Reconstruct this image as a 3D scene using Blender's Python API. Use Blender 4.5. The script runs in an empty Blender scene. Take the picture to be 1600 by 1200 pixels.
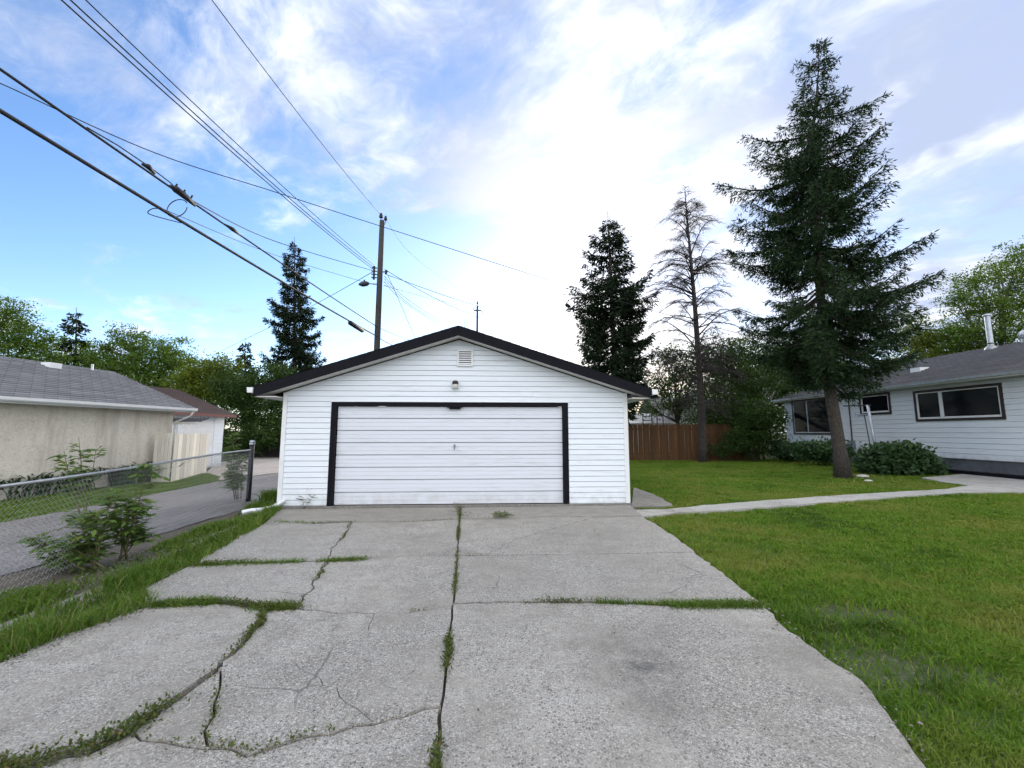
import bpy, bmesh, math, random
import numpy as np
from mathutils import Vector, Matrix
from mathutils.geometry import delaunay_2d_cdt

R = math.radians
SC = bpy.context.scene
COL = SC.collection

# ------------------------------------------------------------------ camera, sky, sun, exposure
F, PITCH, CAMH = 650.0, math.atan(75 / 650.0), 1.6
cam_d = bpy.data.cameras.new('camera')
cam = bpy.data.objects.new('camera', cam_d)
COL.objects.link(cam)
cam.location = (0, 0, CAMH)
cam.rotation_euler = (math.pi / 2 + PITCH, 0, 0)
cam_d.sensor_width = 36.0
cam_d.lens = 36.0 * F / 1600.0
cam_d.clip_start = 0.05
cam_d.clip_end = 3000
SC.camera = cam

SUN_EL, SUN_AZ = R(17), R(12)           # low sun behind the clouds, ahead and a little to the right
sun_d = bpy.data.lights.new('sun', 'SUN')
sun_d.energy = 1.2
sun_d.angle = R(24)
sun_d.color = (1.0, 0.92, 0.80)
sun = bpy.data.objects.new('sun', sun_d)
COL.objects.link(sun)
sun.location = (6, 30, 20)
sd = Vector((math.sin(SUN_AZ) * math.cos(SUN_EL), math.cos(SUN_AZ) * math.cos(SUN_EL), math.sin(SUN_EL)))
sun.rotation_euler = sd.to_track_quat('Z', 'Y').to_euler()

W = bpy.data.worlds.new('World')
SC.world = W
W.use_nodes = True


class NT:
    """small helper round a node tree"""
    def __init__(s, nt):
        s.nt = nt

    def n(s, t, **kw):
        nd = s.nt.nodes.new(t)
        for k, v in kw.items():
            setattr(nd, k, v)
        return nd

    def link(s, a, b):
        s.nt.links.new(a, b)

    def put(s, sock, v):
        if isinstance(v, bpy.types.NodeSocket):
            s.nt.links.new(v, sock)
        elif v is not None:
            if sock.type == 'RGBA' and len(v) == 3:
                v = (*v, 1)
            sock.default_value = v

    def math(s, op, a, b=None, c=None, clamp=False):
        nd = s.n('ShaderNodeMath', operation=op)
        nd.use_clamp = clamp
        s.put(nd.inputs[0], a)
        s.put(nd.inputs[1], b)
        s.put(nd.inputs[2], c)
        return nd.outputs[0]

    def vmath(s, op, a, b=None):
        nd = s.n('ShaderNodeVectorMath', operation=op)
        s.put(nd.inputs[0], a)
        if b is not None:
            s.put(nd.inputs[1], b)
        return nd.outputs['Value'] if op in ('DOT_PRODUCT', 'LENGTH') else nd.outputs[0]

    def scale(s, a, f):
        nd = s.n('ShaderNodeVectorMath', operation='SCALE')
        s.put(nd.inputs[0], a)
        s.put(nd.inputs['Scale'], f)
        return nd.outputs[0]

    def noise(s, vec, sc, detail=3.0, rough=0.55, dist=0.0, out='Fac'):
        nd = s.n('ShaderNodeTexNoise')
        s.put(nd.inputs['Vector'], vec)
        s.put(nd.inputs['Scale'], sc)
        nd.inputs['Detail'].default_value = detail
        nd.inputs['Roughness'].default_value = rough
        nd.inputs['Distortion'].default_value = dist
        return nd.outputs[out]

    def voro(s, vec, sc, feature='F1', out='Distance', rand=1.0):
        nd = s.n('ShaderNodeTexVoronoi', feature=feature)
        s.put(nd.inputs['Vector'], vec)
        s.put(nd.inputs['Scale'], sc)
        nd.inputs['Randomness'].default_value = rand
        return nd.outputs[out]

    def ramp(s, fac, stops, interp='LINEAR'):
        nd = s.n('ShaderNodeValToRGB')
        cr = nd.color_ramp
        cr.interpolation = interp
        while len(cr.elements) < len(stops):
            cr.elements.new(0.5)
        for e, (p, c) in zip(cr.elements, stops):
            e.position = p
            e.color = (c, c, c, 1) if isinstance(c, (int, float)) else (*c, 1)
        s.put(nd.inputs[0], fac)
        return nd.outputs[0]

    def mrange(s, v, a, b, c=0.0, d=1.0, smooth=False):
        nd = s.n('ShaderNodeMapRange')
        if smooth:
            nd.interpolation_type = 'SMOOTHSTEP'
        s.put(nd.inputs[0], v)
        for i, q in enumerate((a, b, c, d)):
            s.put(nd.inputs[1 + i], q)
        return nd.outputs[0]

    def mix(s, fac, a, b, blend='MIX'):
        nd = s.n('ShaderNodeMix', data_type='RGBA', blend_type=blend)
        s.put(nd.inputs['Factor'], fac)
        s.put(nd.inputs[6], a)
        s.put(nd.inputs[7], b)
        return nd.outputs[2]

    def sep(s, v):
        nd = s.n('ShaderNodeSeparateXYZ')
        s.put(nd.inputs[0], v)
        return nd.outputs

    def comb(s, x, y, z):
        nd = s.n('ShaderNodeCombineXYZ')
        for i, q in enumerate((x, y, z)):
            s.put(nd.inputs[i], q)
        return nd.outputs[0]


def build_world():
    t = NT(W.node_tree)
    W.node_tree.nodes.clear()
    out = t.n('ShaderNodeOutputWorld')
    bg = t.n('ShaderNodeBackground')
    bg.inputs['Strength'].default_value = 0.1
    t.link(bg.outputs[0], out.inputs[0])
    sky = t.n('ShaderNodeTexSky', sky_type='NISHITA')
    sky.sun_disc = False
    sky.sun_elevation = SUN_EL
    sky.sun_rotation = SUN_AZ
    sky.altitude = 600
    sky.air_density = 1.0
    sky.dust_density = 0.6
    sky.ozone_density = 1.6
    co = t.n('ShaderNodeTexCoord').outputs['Generated']
    d = t.vmath('NORMALIZE', co)
    x, y, z = t.sep(d)
    zz = t.math('MAXIMUM', z, 0.0)
    den = t.math('ADD', zz, 0.16)
    px, py = t.math('DIVIDE', x, den), t.math('DIVIDE', y, den)
    # clear air: the physical sky, its blue kept as strong as the picture shows it
    hs = t.n('ShaderNodeHueSaturation')
    hs.inputs['Saturation'].default_value = SKY_SAT
    hs.inputs['Value'].default_value = SKY_VAL
    t.link(sky.outputs[0], hs.inputs['Color'])
    clear = t.mix(1.0, hs.outputs[0], SKY_TINT, 'MULTIPLY')
    # cloud deck: streaky high cloud, thicker to the right of the pole line
    ca, sa = math.cos(CL_ROT), math.sin(CL_ROT)
    rx = t.math('ADD', t.math('MULTIPLY', px, ca), t.math('MULTIPLY', py, sa))
    ry = t.math('SUBTRACT', t.math('MULTIPLY', py, ca), t.math('MULTIPLY', px, sa))
    pv = t.comb(rx, t.math('MULTIPLY', ry, CL_STRETCH), CL_SEED)
    warp = t.noise(pv, 1.6, 4.0, 0.55, 0, 'Color')
    pw = t.vmath('ADD', pv, t.scale(t.vmath('SUBTRACT', warp, (0.5, 0.5, 0.5)), 0.42))
    n1 = t.noise(pw, 1.25, 3.0, 0.5)
    n2 = t.noise(pw, 2.9, 10.0, 0.66)
    nn = t.math('ADD', t.math('MULTIPLY', n1, 0.52), t.math('MULTIPLY', n2, 0.48))
    az = t.math('DIVIDE', x, t.math('MAXIMUM', t.math('SQRT', t.math('ADD', t.math('MULTIPLY', x, x), t.math('MULTIPLY', y, y))), 0.001))
    front = t.mrange(y, -0.35, 0.35, 0.0, 1.0, True)
    bias_f = t.mrange(az, -0.80, 0.30, -0.005, 0.055, True)
    low = t.math('MULTIPLY', t.mrange(z, 0.42, 0.06, 0.0, 0.07, True), t.mrange(az, -0.55, 0.0, 0.0, 1.0, True))
    bias = t.math('ADD', t.math('ADD', t.math('MULTIPLY', bias_f, front), t.math('MULTIPLY', t.math('SUBTRACT', 1.0, front), 0.34)), low)  # extra cloud behind the camera, added for a brighter, whiter light
    cover = t.mrange(t.math('ADD', nn, bias), CL_LO, CL_HI, 0.0, 1.0, True)
    # a thin milky veil joins the clouds on the right
    veil = t.math('MULTIPLY', t.mrange(az, -0.45, 0.55, 0.0, 0.62, True), t.mrange(t.noise(pw, 0.9, 5.0, 0.6), 0.30, 0.60, 0.45, 1.0, True))
    # cloud brightness: thick parts greyer and bluer, brightest toward the hidden sun
    n3 = t.noise(pw, 1.5, 6.0, 0.6)
    shade = t.math('MULTIPLY', t.mrange(n3, 0.38, 0.60, 0.0, 1.0, True), t.mrange(y, -0.5, 0.2, 0.35, 1.0, True))
    sdot = t.vmath('DOT_PRODUCT', d, tuple(sd))
    glow = t.mrange(sdot, 0.86, 1.0, 0.0, 0.45, True)
    cl = t.mix(shade, (6.9, 7.0, 7.2), (2.75, 3.2, 4.35))
    # unseen clouds behind the camera are brightened to keep the scene lit
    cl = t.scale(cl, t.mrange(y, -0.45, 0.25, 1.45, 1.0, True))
    cl = t.mix(glow, cl, (9.5, 9.1, 8.5))
    warm = t.math('MULTIPLY', t.mrange(sdot, 0.90, 0.985, 0.0, 0.75, True), t.mrange(z, 0.20, 0.03, 0.0, 1.0, True))
    cl = t.mix(warm, cl, (10.0, 7.4, 4.6))
    col = t.mix(veil, clear, (3.0, 3.5, 4.7))
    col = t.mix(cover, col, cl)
    # far haze along the horizon
    hz = t.mrange(z, 0.16, 0.0, 0.0, 0.55, True)
    col = t.mix(hz, col, t.mix(warm, (6.6, 7.2, 7.4), (9.4, 7.6, 5.2)))
    # below the horizon
    col = t.mix(t.mrange(z, 0.0, -0.04, 0.0, 1.0), col, (1.6, 1.7, 1.5))
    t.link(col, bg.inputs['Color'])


SKY_SAT, SKY_VAL, SKY_TINT = 1.12, 1.26, (0.98, 1.0, 1.12)
CL_LO, CL_HI = 0.50, 0.66
CL_ROT, CL_STRETCH, CL_SEED = 0.95, 0.7, 58.2
build_world()

SC.view_settings.view_transform = 'Standard'
SC.view_settings.look = 'None'
SC.view_settings.exposure = 1.1
SC.view_settings.gamma = 1.0
SC.view_settings.use_curve_mapping = False
SC.render.engine = 'CYCLES'
SC.cycles.max_bounces = 4
SC.cycles.diffuse_bounces = 2
SC.cycles.glossy_bounces = 2
SC.cycles.transmission_bounces = 2
SC.cycles.use_adaptive_sampling = True
SC.cycles.adaptive_threshold = 0.03
SC.cycles.transparent_max_bounces = 8

# ------------------------------------------------------------------ picture geometry -> the place
CP, SP = math.cos(PITCH), math.sin(PITCH)


def ray(u, v):
    xc, yc = (u - 800) / F, (600 - v) / F
    return Vector((xc, CP - yc * SP, SP + yc * CP))


def G(u, v, z=0.0):
    """point of the level z seen at a spot of the photograph"""
    d = ray(u, v)
    k = (z - CAMH) / d.z
    return Vector((d.x * k, d.y * k, z))


def at(u, v, Y):
    """point at distance Y in front of the camera"""
    d = ray(u, v)
    k = Y / d.y
    return Vector((d.x * k, Y, CAMH + d.z * k))


def on_x(u, v, X):
    d = ray(u, v)
    k = X / d.x
    return Vector((X, d.y * k, CAMH + d.z * k))


# ------------------------------------------------------------------ objects
def tag(o, label=None, cat=None, group=None, kind=None):
    if label: o['label'] = label
    if cat: o['category'] = cat
    if group: o['group'] = group
    if kind: o['kind'] = kind
    return o


def thing(name, label, cat, loc=(0, 0, 0), rz=0.0, group=None):
    o = bpy.data.objects.new(name, None)
    o.empty_display_size = 0.2
    COL.objects.link(o)
    o.location = loc
    o.rotation_euler = (0, 0, rz)
    return tag(o, label, cat, group)


def link(name, me, parent=None, loc=None):
    o = bpy.data.objects.new(name, me)
    COL.objects.link(o)
    if parent is not None:
        o.parent = parent
    if loc is not None:
        o.location = loc
    return o


def mesh_np(name, v, f, mat, smooth=False, uv=None):
    """v (n,3) array, f (m,k) array with k = 3 or 4"""
    v = np.asarray(v, dtype=np.float32)
    f = np.asarray(f, dtype=np.int32)
    me = bpy.data.meshes.new(name)
    k = f.shape[1]
    me.vertices.add(len(v))
    me.vertices.foreach_set('co', v.ravel())
    me.loops.add(f.size)
    me.loops.foreach_set('vertex_index', f.ravel())
    me.polygons.add(len(f))
    me.polygons.foreach_set('loop_start', np.arange(0, f.size, k, dtype=np.int32))
    me.polygons.foreach_set('loop_total', np.full(len(f), k, dtype=np.int32))
    if smooth:
        me.polygons.foreach_set('use_smooth', np.ones(len(f), dtype=bool))
    if uv is not None:
        l = me.uv_layers.new(name='UVMap')
        l.data.foreach_set('uv', np.asarray(uv, dtype=np.float32).ravel())
    me.update(calc_edges=True)
    me.materials.append(mat)
    return me


class MB:
    """collects simple shapes into one mesh"""
    def __init__(s):
        s.v, s.f = [], []

    def poly(s, pts, faces):
        o = len(s.v)
        s.v += [tuple(p) for p in pts]
        s.f += [tuple(i + o for i in fc) for fc in faces]
        return s

    def box(s, x0, x1, y0, y1, z0, z1):
        return s.poly([(x0, y0, z0), (x1, y0, z0), (x1, y1, z0), (x0, y1, z0), (x0, y0, z1), (x1, y0, z1), (x1, y1, z1), (x0, y1, z1)],
                      [(0, 3, 2, 1), (4, 5, 6, 7), (0, 1, 5, 4), (1, 2, 6, 5), (2, 3, 7, 6), (3, 0, 4, 7)])

    def prism(s, ring, vec):
        """ring of points swept along vec"""
        n = len(ring)
        vec = Vector(vec)
        a = [Vector(p) for p in ring]
        return s.poly(a + [p + vec for p in a],
                      [tuple(range(n))[::-1], tuple(range(n, 2 * n))] + [(i, (i + 1) % n, n + (i + 1) % n, n + i) for i in range(n)])

    def tube(s, pts, rad, seg=8, cap=True, twist=0.0):
        pts = [Vector(p) for p in pts]
        n = len(pts)
        rads = rad if isinstance(rad, (list, tuple)) else [rad] * n
        o = len(s.v)
        up = None
        for i, p in enumerate(pts):
            d = (pts[min(i + 1, n - 1)] - pts[max(i - 1, 0)])
            d = d.normalized() if d.length > 1e-9 else Vector((0, 0, 1))
            if up is None:
                up = Vector((0, 0, 1)) if abs(d.z) < 0.9 else Vector((1, 0, 0))
            a = d.cross(up)
            a = a.normalized() if a.length > 1e-6 else d.orthogonal().normalized()
            b = a.cross(d).normalized()
            up = b
            for k in range(seg):
                t = 2 * math.pi * k / seg + twist
                q = p + (a * math.cos(t) + b * math.sin(t)) * rads[i]
                s.v.append(tuple(q))
        for i in range(n - 1):
            for k in range(seg):
                k2 = (k + 1) % seg
                s.f.append((o + i * seg + k, o + i * seg + k2, o + (i + 1) * seg + k2, o + (i + 1) * seg + k))
        if cap:
            s.f.append(tuple(o + k for k in range(seg))[::-1])
            s.f.append(tuple(o + (n - 1) * seg + k for k in range(seg)))
        return s

    def mesh(s, name, mat, smooth=False):
        me = bpy.data.meshes.new(name)
        me.from_pydata(s.v, [], s.f)
        if smooth:
            me.polygons.foreach_set('use_smooth', np.ones(len(s.f), dtype=bool))
        me.update()
        me.materials.append(mat)
        return me

    def build(s, name, mat, parent=None, smooth=False, loc=None):
        return link(name, s.mesh(name, mat, smooth), parent, loc)


# ------------------------------------------------------------------ materials
def newmat(name):
    m = bpy.data.materials.new(name)
    m.use_nodes = True
    b = m.node_tree.nodes['Principled BSDF']
    return m, NT(m.node_tree), b


def bump(t, b, h, strength=0.3, dist=0.01):
    nd = t.n('ShaderNodeBump')
    nd.inputs['Strength'].default_value = strength
    nd.inputs['Distance'].default_value = dist
    t.put(nd.inputs['Height'], h)
    t.link(nd.outputs[0], b.inputs['Normal'])


def pos(t):
    return t.n('ShaderNodeNewGeometry').outputs['Position']


def simple(name, col, rough=0.6, var=0.12, vs=6.0, metal=0.0, bmp=0.0, bs=60.0, spec=None):
    m, t, b = newmat(name)
    p = pos(t)
    n = t.noise(p, vs, 5.0, 0.6)
    k = t.mrange(n, 0.3, 0.7, 1 - var, 1 + var)
    c = t.n('ShaderNodeVectorMath', operation='SCALE')
    c.inputs[0].default_value = col
    t.link(k, c.inputs['Scale'])
    t.link(c.outputs[0], b.inputs['Base Color'])
    b.inputs['Roughness'].default_value = rough
    b.inputs['Metallic'].default_value = metal
    if spec is not None:
        b.inputs['Specular IOR Level'].default_value = spec
    if bmp:
        bump(t, b, t.noise(p, bs, 3.0), bmp, 0.01)
    return m


def m_siding(name, col, dirt=(0.42, 0.40, 0.36), amount=0.35, low=None):
    """vinyl boards: chalky streaks and splash dirt toward the foot"""
    m, t, b = newmat(name)
    p = pos(t)
    st = t.noise(t.vmath('MULTIPLY', p, (0.9, 0.9, 9.0)), 1.6, 6.0, 0.65)
    fine = t.noise(p, 38.0, 3.0, 0.6)
    f = t.math('MULTIPLY', t.mrange(st, 0.50, 0.78, 0.0, 1.0, True), amount)
    z = t.sep(p)[2]
    if low:
        sp = t.math('MULTIPLY', t.mrange(z, low + 0.40, low, 0.0, 0.6, True), t.mrange(t.noise(p, 5.0, 4.0), 0.35, 0.7))
        f = t.math('ADD', f, sp, clamp=True)
    f = t.math('MULTIPLY', f, t.mrange(fine, 0.3, 0.7, 0.6, 1.2))
    info = t.n('ShaderNodeObjectInfo').outputs['Random']
    c = t.mix(f, col, dirt)
    c = t.mix(t.mrange(info, 0, 1, 0.0, 0.12), c, (0.60, 0.63, 0.68))
    t.link(c, b.inputs['Base Color'])
    b.inputs['Roughness'].default_value = 0.48
    bump(t, b, t.noise(t.vmath('MULTIPLY', p, (4, 4, 60)), 3.0, 3.0), 0.10, 0.004)
    return m


def m_concrete(name, c_lo, c_hi, agg=1.0, stain=0.35):
    m, t, b = newmat(name)
    p = pos(t)
    info = t.n('ShaderNodeObjectInfo').outputs['Random']
    big = t.noise(p, 0.55, 4.0, 0.55)
    mid = t.noise(p, 3.2, 6.0, 0.65)
    tone = t.math('ADD', t.math('MULTIPLY', big, 0.5), t.math('MULTIPLY', mid, 0.5))
    base = t.mix(t.mrange(tone, 0.40, 0.60), c_lo, c_hi)
    base = t.mix(t.mrange(t.noise(t.vmath('MULTIPLY', p, (0.5, 2.2, 1.0)), 2.6, 6.0, 0.7), 0.50, 0.72, 0.0, 0.38, True), base, (0.50, 0.485, 0.455))
    base = t.mix(t.mrange(t.noise(p, 9.0, 5.0, 0.7), 0.50, 0.70, 0.0, 0.50, True), base, (0.19, 0.176, 0.155))
    base = t.mix(t.mrange(info, 0, 1, 0.0, 0.42), base, (0.25, 0.232, 0.205))
    base = t.mix(t.mrange(t.noise(p, 0.9, 7.0, 0.7, 0.8), 0.50, 0.66, 0.0, 0.45, True), base, (0.215, 0.200, 0.175))
    # exposed aggregate: single stones, light ones and dark ones
    v = t.n('ShaderNodeTexVoronoi')
    v.inputs['Scale'].default_value = 62.0
    t.link(p, v.inputs['Vector'])
    cr, cg, cb = t.sep(v.outputs['Color'])
    wear = t.mrange(t.noise(p, 1.1, 4.0, 0.6), 0.34, 0.60, 0.35, 1.0, True)
    inside = t.mrange(v.outputs['Distance'], 0.62, 0.30, 0.0, 1.0, True)
    lite = t.math('MULTIPLY', t.math('MULTIPLY', t.math('GREATER_THAN', cr, 0.70), inside), t.math('MULTIPLY', wear, 0.80 * agg))
    dark = t.math('MULTIPLY', t.math('MULTIPLY', t.math('LESS_THAN', cr, 0.24), inside), t.math('MULTIPLY', wear, 0.85 * agg))
    base = t.mix(lite, base, t.mix(cg, (0.58, 0.56, 0.52), (0.50, 0.45, 0.38)))
    base = t.mix(dark, base, t.mix(cb, (0.085, 0.08, 0.08), (0.15, 0.125, 0.105)))
    v2 = t.n('ShaderNodeTexVoronoi')
    v2.inputs['Scale'].default_value = 190.0
    t.link(p, v2.inputs['Vector'])
    c2 = t.sep(v2.outputs['Color'])[0]
    base = t.mix(t.math('MULTIPLY', t.math('MULTIPLY', t.math('LESS_THAN', c2, 0.30), wear), 0.60 * agg), base, (0.13, 0.125, 0.12))
    base = t.mix(t.math('MULTIPLY', t.math('MULTIPLY', t.math('GREATER_THAN', c2, 0.82), wear), 0.50 * agg), base, (0.60, 0.59, 0.57))
    # old oil and damp
    s1 = t.mrange(t.noise(p, 1.7, 5.0, 0.6, 0.6), 0.58, 0.74, 0.0, 1.0, True)
    base = t.mix(t.math('MULTIPLY', s1, stain), base, (0.16, 0.155, 0.15))
    # hairline cracks
    wp = t.vmath('ADD', p, t.scale(t.noise(p, 1.6, 3.0, 0.5, 0, 'Color'), 0.30))
    e = t.voro(wp, 0.55, 'DISTANCE_TO_EDGE')
    cr_ = t.math('MULTIPLY', t.mrange(e, 0.0045, 0.001, 0.0, 1.0), t.mrange(t.noise(p, 0.8, 2.0), 0.52, 0.60))
    base = t.mix(t.math('MULTIPLY', cr_, 0.55), base, (0.07, 0.065, 0.06))
    t.link(base, b.inputs['Base Color'])
    b.inputs['Roughness'].default_value = 0.86
    b.inputs['Specular IOR Level'].default_value = 0.3
    h = t.math('ADD', t.math('MULTIPLY', t.math('MULTIPLY', inside, wear), 0.6), t.math('MULTIPLY', t.noise(p, 55.0, 5.0, 0.7), 0.9))
    h = t.math('SUBTRACT', h, t.math('MULTIPLY', cr_, 2.0))
    bump(t, b, h, 0.55, 0.006)
    return m


def m_oilspot(name):
    """driveway concrete of the parking half, with its one old oil mark"""
    m = m_concrete(name, (0.270, 0.250, 0.214), (0.425, 0.398, 0.350))
    t = NT(m.node_tree)
    b = m.node_tree.nodes['Principled BSDF']
    src = b.inputs['Base Color'].links[0].from_socket
    p = pos(t)
    c = G(1000, 1045)
    w = t.vmath('ADD', p, t.scale(t.vmath('SUBTRACT', t.noise(p, 2.5, 5.0, 0.65, 0, 'Color'), (0.5, 0.5, 0.5)), 0.9))
    dv = t.vmath('MULTIPLY', t.vmath('SUBTRACT', w, tuple(c)), (1.35, 0.85, 1.0))
    d = t.vmath('LENGTH', dv)
    f = t.math('ADD', t.mrange(d, 0.75, 0.10, 0.0, 0.46, True), t.mrange(d, 0.17, 0.03, 0.0, 0.36, True))
    f = t.math('MULTIPLY', f, t.mrange(t.noise(p, 7.0, 6.0, 0.7), 0.32, 0.62, 0.35, 1.15, True))
    t.link(t.mix(f, src, (0.10, 0.095, 0.09)), b.inputs['Base Color'])
    return m


def m_leaf(name, c1, c2, trans=0.3, tint=None, rough=0.55, dry=None):
    m = bpy.data.materials.new(name)
    m.use_nodes = True
    t = NT(m.node_tree)
    b = m.node_tree.nodes['Principled BSDF']
    out = m.node_tree.nodes['Material Output']
    g = t.n('ShaderNodeNewGeometry')
    r = g.outputs['Random Per Island']
    n = t.noise(g.outputs['Position'], 0.9, 3.0)
    f = t.math('ADD', t.math('MULTIPLY', r, 0.6), t.math('MULTIPLY', t.mrange(n, 0.3, 0.7), 0.4))
    c = t.mix(f, c1, c2)
    if dry:
        pt = t.math('ADD', t.math('MULTIPLY', t.noise(g.outputs['Position'], 0.42, 3.0, 0.6), 0.6), t.math('MULTIPLY', t.noise(g.outputs['Position'], 2.3, 4.0, 0.6), 0.4))
        c = t.mix(t.mrange(pt, 0.45, 0.60, 0.0, 0.95, True), c, dry)
        c = t.mix(t.mrange(pt, 0.46, 0.36, 0.0, 0.80, True), c, (0.048, 0.105, 0.012))
    if tint:
        c = t.mix(t.math('MULTIPLY', t.math('GREATER_THAN', r, 0.90), 0.8), c, tint)
    t.link(c, b.inputs['Base Color'])
    b.inputs['Roughness'].default_value = rough
    b.inputs['Specular IOR Level'].default_value = 0.15
    tr = t.n('ShaderNodeBsdfTranslucent')
    t.link(t.mix(1.0, c, (1.25, 1.2, 0.6), 'MULTIPLY'), tr.inputs['Color'])
    mx = t.n('ShaderNodeMixShader')
    mx.inputs[0].default_value = trans
    t.link(b.outputs[0], mx.inputs[1])
    t.link(tr.outputs[0], mx.inputs[2])
    t.link(mx.outputs[0], out.inputs['Surface'])
    return m


def m_shingle(name, c1, c2, edge):
    """asphalt tabs: one tone per tab, read from the roof's own metres (UV)"""
    m, t, b = newmat(name)
    uv = t.n('ShaderNodeUVMap').outputs[0]
    u, v, _ = t.sep(uv)
    row = t.math('FLOOR', t.math('ADD', v, 0.001))
    off = t.math('FRACT', t.math('MULTIPLY', row, 0.377))
    uu = t.math('ADD', t.math('DIVIDE', u, 0.30), off)
    wn = t.n('ShaderNodeTexWhiteNoise', noise_dimensions='2D')
    t.link(t.comb(t.math('FLOOR', uu), row, 0.0), wn.inputs['Vector'])
    fr = t.math('FRACT', uu)
    slot = t.math('MAXIMUM', t.math('LESS_THAN', fr, 0.035), t.math('GREATER_THAN', fr, 0.965))
    p = pos(t)
    gr = t.noise(p, 90.0, 3.0, 0.7)
    big = t.noise(p, 0.8, 4.0)
    k = t.math('ADD', t.math('MULTIPLY', wn.outputs['Value'], 0.55), t.math('MULTIPLY', big, 0.45))
    c = t.mix(k, c1, c2)
    rw = t.n('ShaderNodeTexWhiteNoise', noise_dimensions='1D')
    t.link(row, rw.inputs['W'])
    c = t.mix(t.math('MULTIPLY', rw.outputs['Value'], 0.28), c, edge)
    c = t.mix(t.math('MULTIPLY', gr, 0.35), c, edge)
    c = t.mix(t.math('MULTIPLY', slot, 0.75), c, edge)
    t.link(c, b.inputs['Base Color'])
    b.inputs['Roughness'].default_value = 0.9
    bump(t, b, t.math('SUBTRACT', gr, t.math('MULTIPLY', slot, 1.5)), 0.4, 0.006)
    return m


def m_bark(name, c1, c2, sc=9.0):
    m, t, b = newmat(name)
    p = t.n('ShaderNodeTexCoord').outputs['Object']
    q = t.vmath('MULTIPLY', p, (1.0, 1.0, 0.28))
    n = t.noise(q, sc * 1.6, 7.0, 0.7, 0.5)
    e = t.voro(t.vmath('ADD', q, t.scale(t.noise(q, 6.0, 3.0, 0.5, 0, 'Color'), 0.12)), sc, 'DISTANCE_TO_EDGE')
    pl = t.mrange(e, 0.0, 0.22, 0.35, 1.0, True)
    f = t.math('MULTIPLY', pl, t.mrange(n, 0.25, 0.72))
    t.link(t.mix(f, c1, c2), b.inputs['Base Color'])
    b.inputs['Roughness'].default_value = 0.92
    bump(t, b, t.math('ADD', pl, n), 0.9, 0.03)
    return m


def m_wood(name, c1, c2, rough=0.8):
    m, t, b = newmat(name)
    p = pos(t)
    info = t.n('ShaderNodeObjectInfo').outputs['Random']
    q = t.vmath('ADD', t.vmath('MULTIPLY', p, (9.0, 9.0, 0.9)), t.comb(t.math('MULTIPLY', info, 31.0), 0.0, 0.0))
    g = t.noise(q, 2.4, 6.0, 0.65, 1.2)
    c = t.mix(t.mrange(g, 0.28, 0.72), c1, c2)
    c = t.mix(1.0, c, t.mix(info, (0.72, 0.72, 0.72), (1.2, 1.15, 1.1)), 'MULTIPLY')
    t.link(c, b.inputs['Base Color'])
    b.inputs['Roughness'].default_value = rough
    bump(t, b, g, 0.35, 0.005)
    return m


def m_stucco(name):
    m, t, b = newmat(name)
    p = pos(t)
    v = t.n('ShaderNodeTexVoronoi')
    v.inputs['Scale'].default_value = 34.0
    t.link(p, v.inputs['Vector'])
    r = t.sep(v.outputs['Color'])[0]
    base = t.mix(t.mrange(t.noise(p, 1.3, 5.0, 0.6), 0.35, 0.65), (0.62, 0.57, 0.48), (0.71, 0.66, 0.57))
    base = t.mix(t.math('MULTIPLY', t.math('LESS_THAN', r, 0.16), 0.22), base, (0.27, 0.24, 0.19))
    base = t.mix(t.math('MULTIPLY', t.math('GREATER_THAN', r, 0.80), 0.5), base, (0.75, 0.70, 0.62))
    st = t.noise(t.vmath('MULTIPLY', p, (2.2, 2.2, 0.35)), 1.4, 5.0, 0.6)
    base = t.mix(t.mrange(st, 0.48, 0.70, 0.0, 0.50, True), base, (0.36, 0.32, 0.26))
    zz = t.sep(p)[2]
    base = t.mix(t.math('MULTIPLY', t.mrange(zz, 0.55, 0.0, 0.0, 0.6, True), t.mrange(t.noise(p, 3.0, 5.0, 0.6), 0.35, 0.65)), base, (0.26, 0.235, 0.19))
    t.link(base, b.inputs['Base Color'])
    b.inputs['Roughness'].default_value = 0.95
    bump(t, b, t.noise(p, 46.0, 4.0, 0.7), 0.6, 0.012)
    return m


def m_asphalt(name, c1, c2):
    m, t, b = newmat(name)
    p = pos(t)
    n = t.noise(p, 0.6, 5.0, 0.6)
    tr = t.noise(t.vmath('MULTIPLY', p, (1.0, 0.12, 1.0)), 1.3, 4.0, 0.6)
    c = t.mix(t.mrange(t.math('ADD', t.math('MULTIPLY', n, 0.5), t.math('MULTIPLY', tr, 0.5)), 0.36, 0.62), c1, c2)
    v = t.n('ShaderNodeTexVoronoi')
    v.inputs['Scale'].default_value = 60.0
    t.link(p, v.inputs['Vector'])
    r = t.sep(v.outputs['Color'])[0]
    c = t.mix(t.math('MULTIPLY', t.math('GREATER_THAN', r, 0.74), 0.4), c, (0.34, 0.33, 0.32))
    c = t.mix(t.math('MULTIPLY', t.math('LESS_THAN', r, 0.25), 0.45), c, (0.05, 0.05, 0.05))
    t.link(c, b.inputs['Base Color'])
    b.inputs['Roughness'].default_value = 0.9
    bump(t, b, t.noise(p, 50.0, 4.0, 0.7), 0.5, 0.01)
    return m


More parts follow.
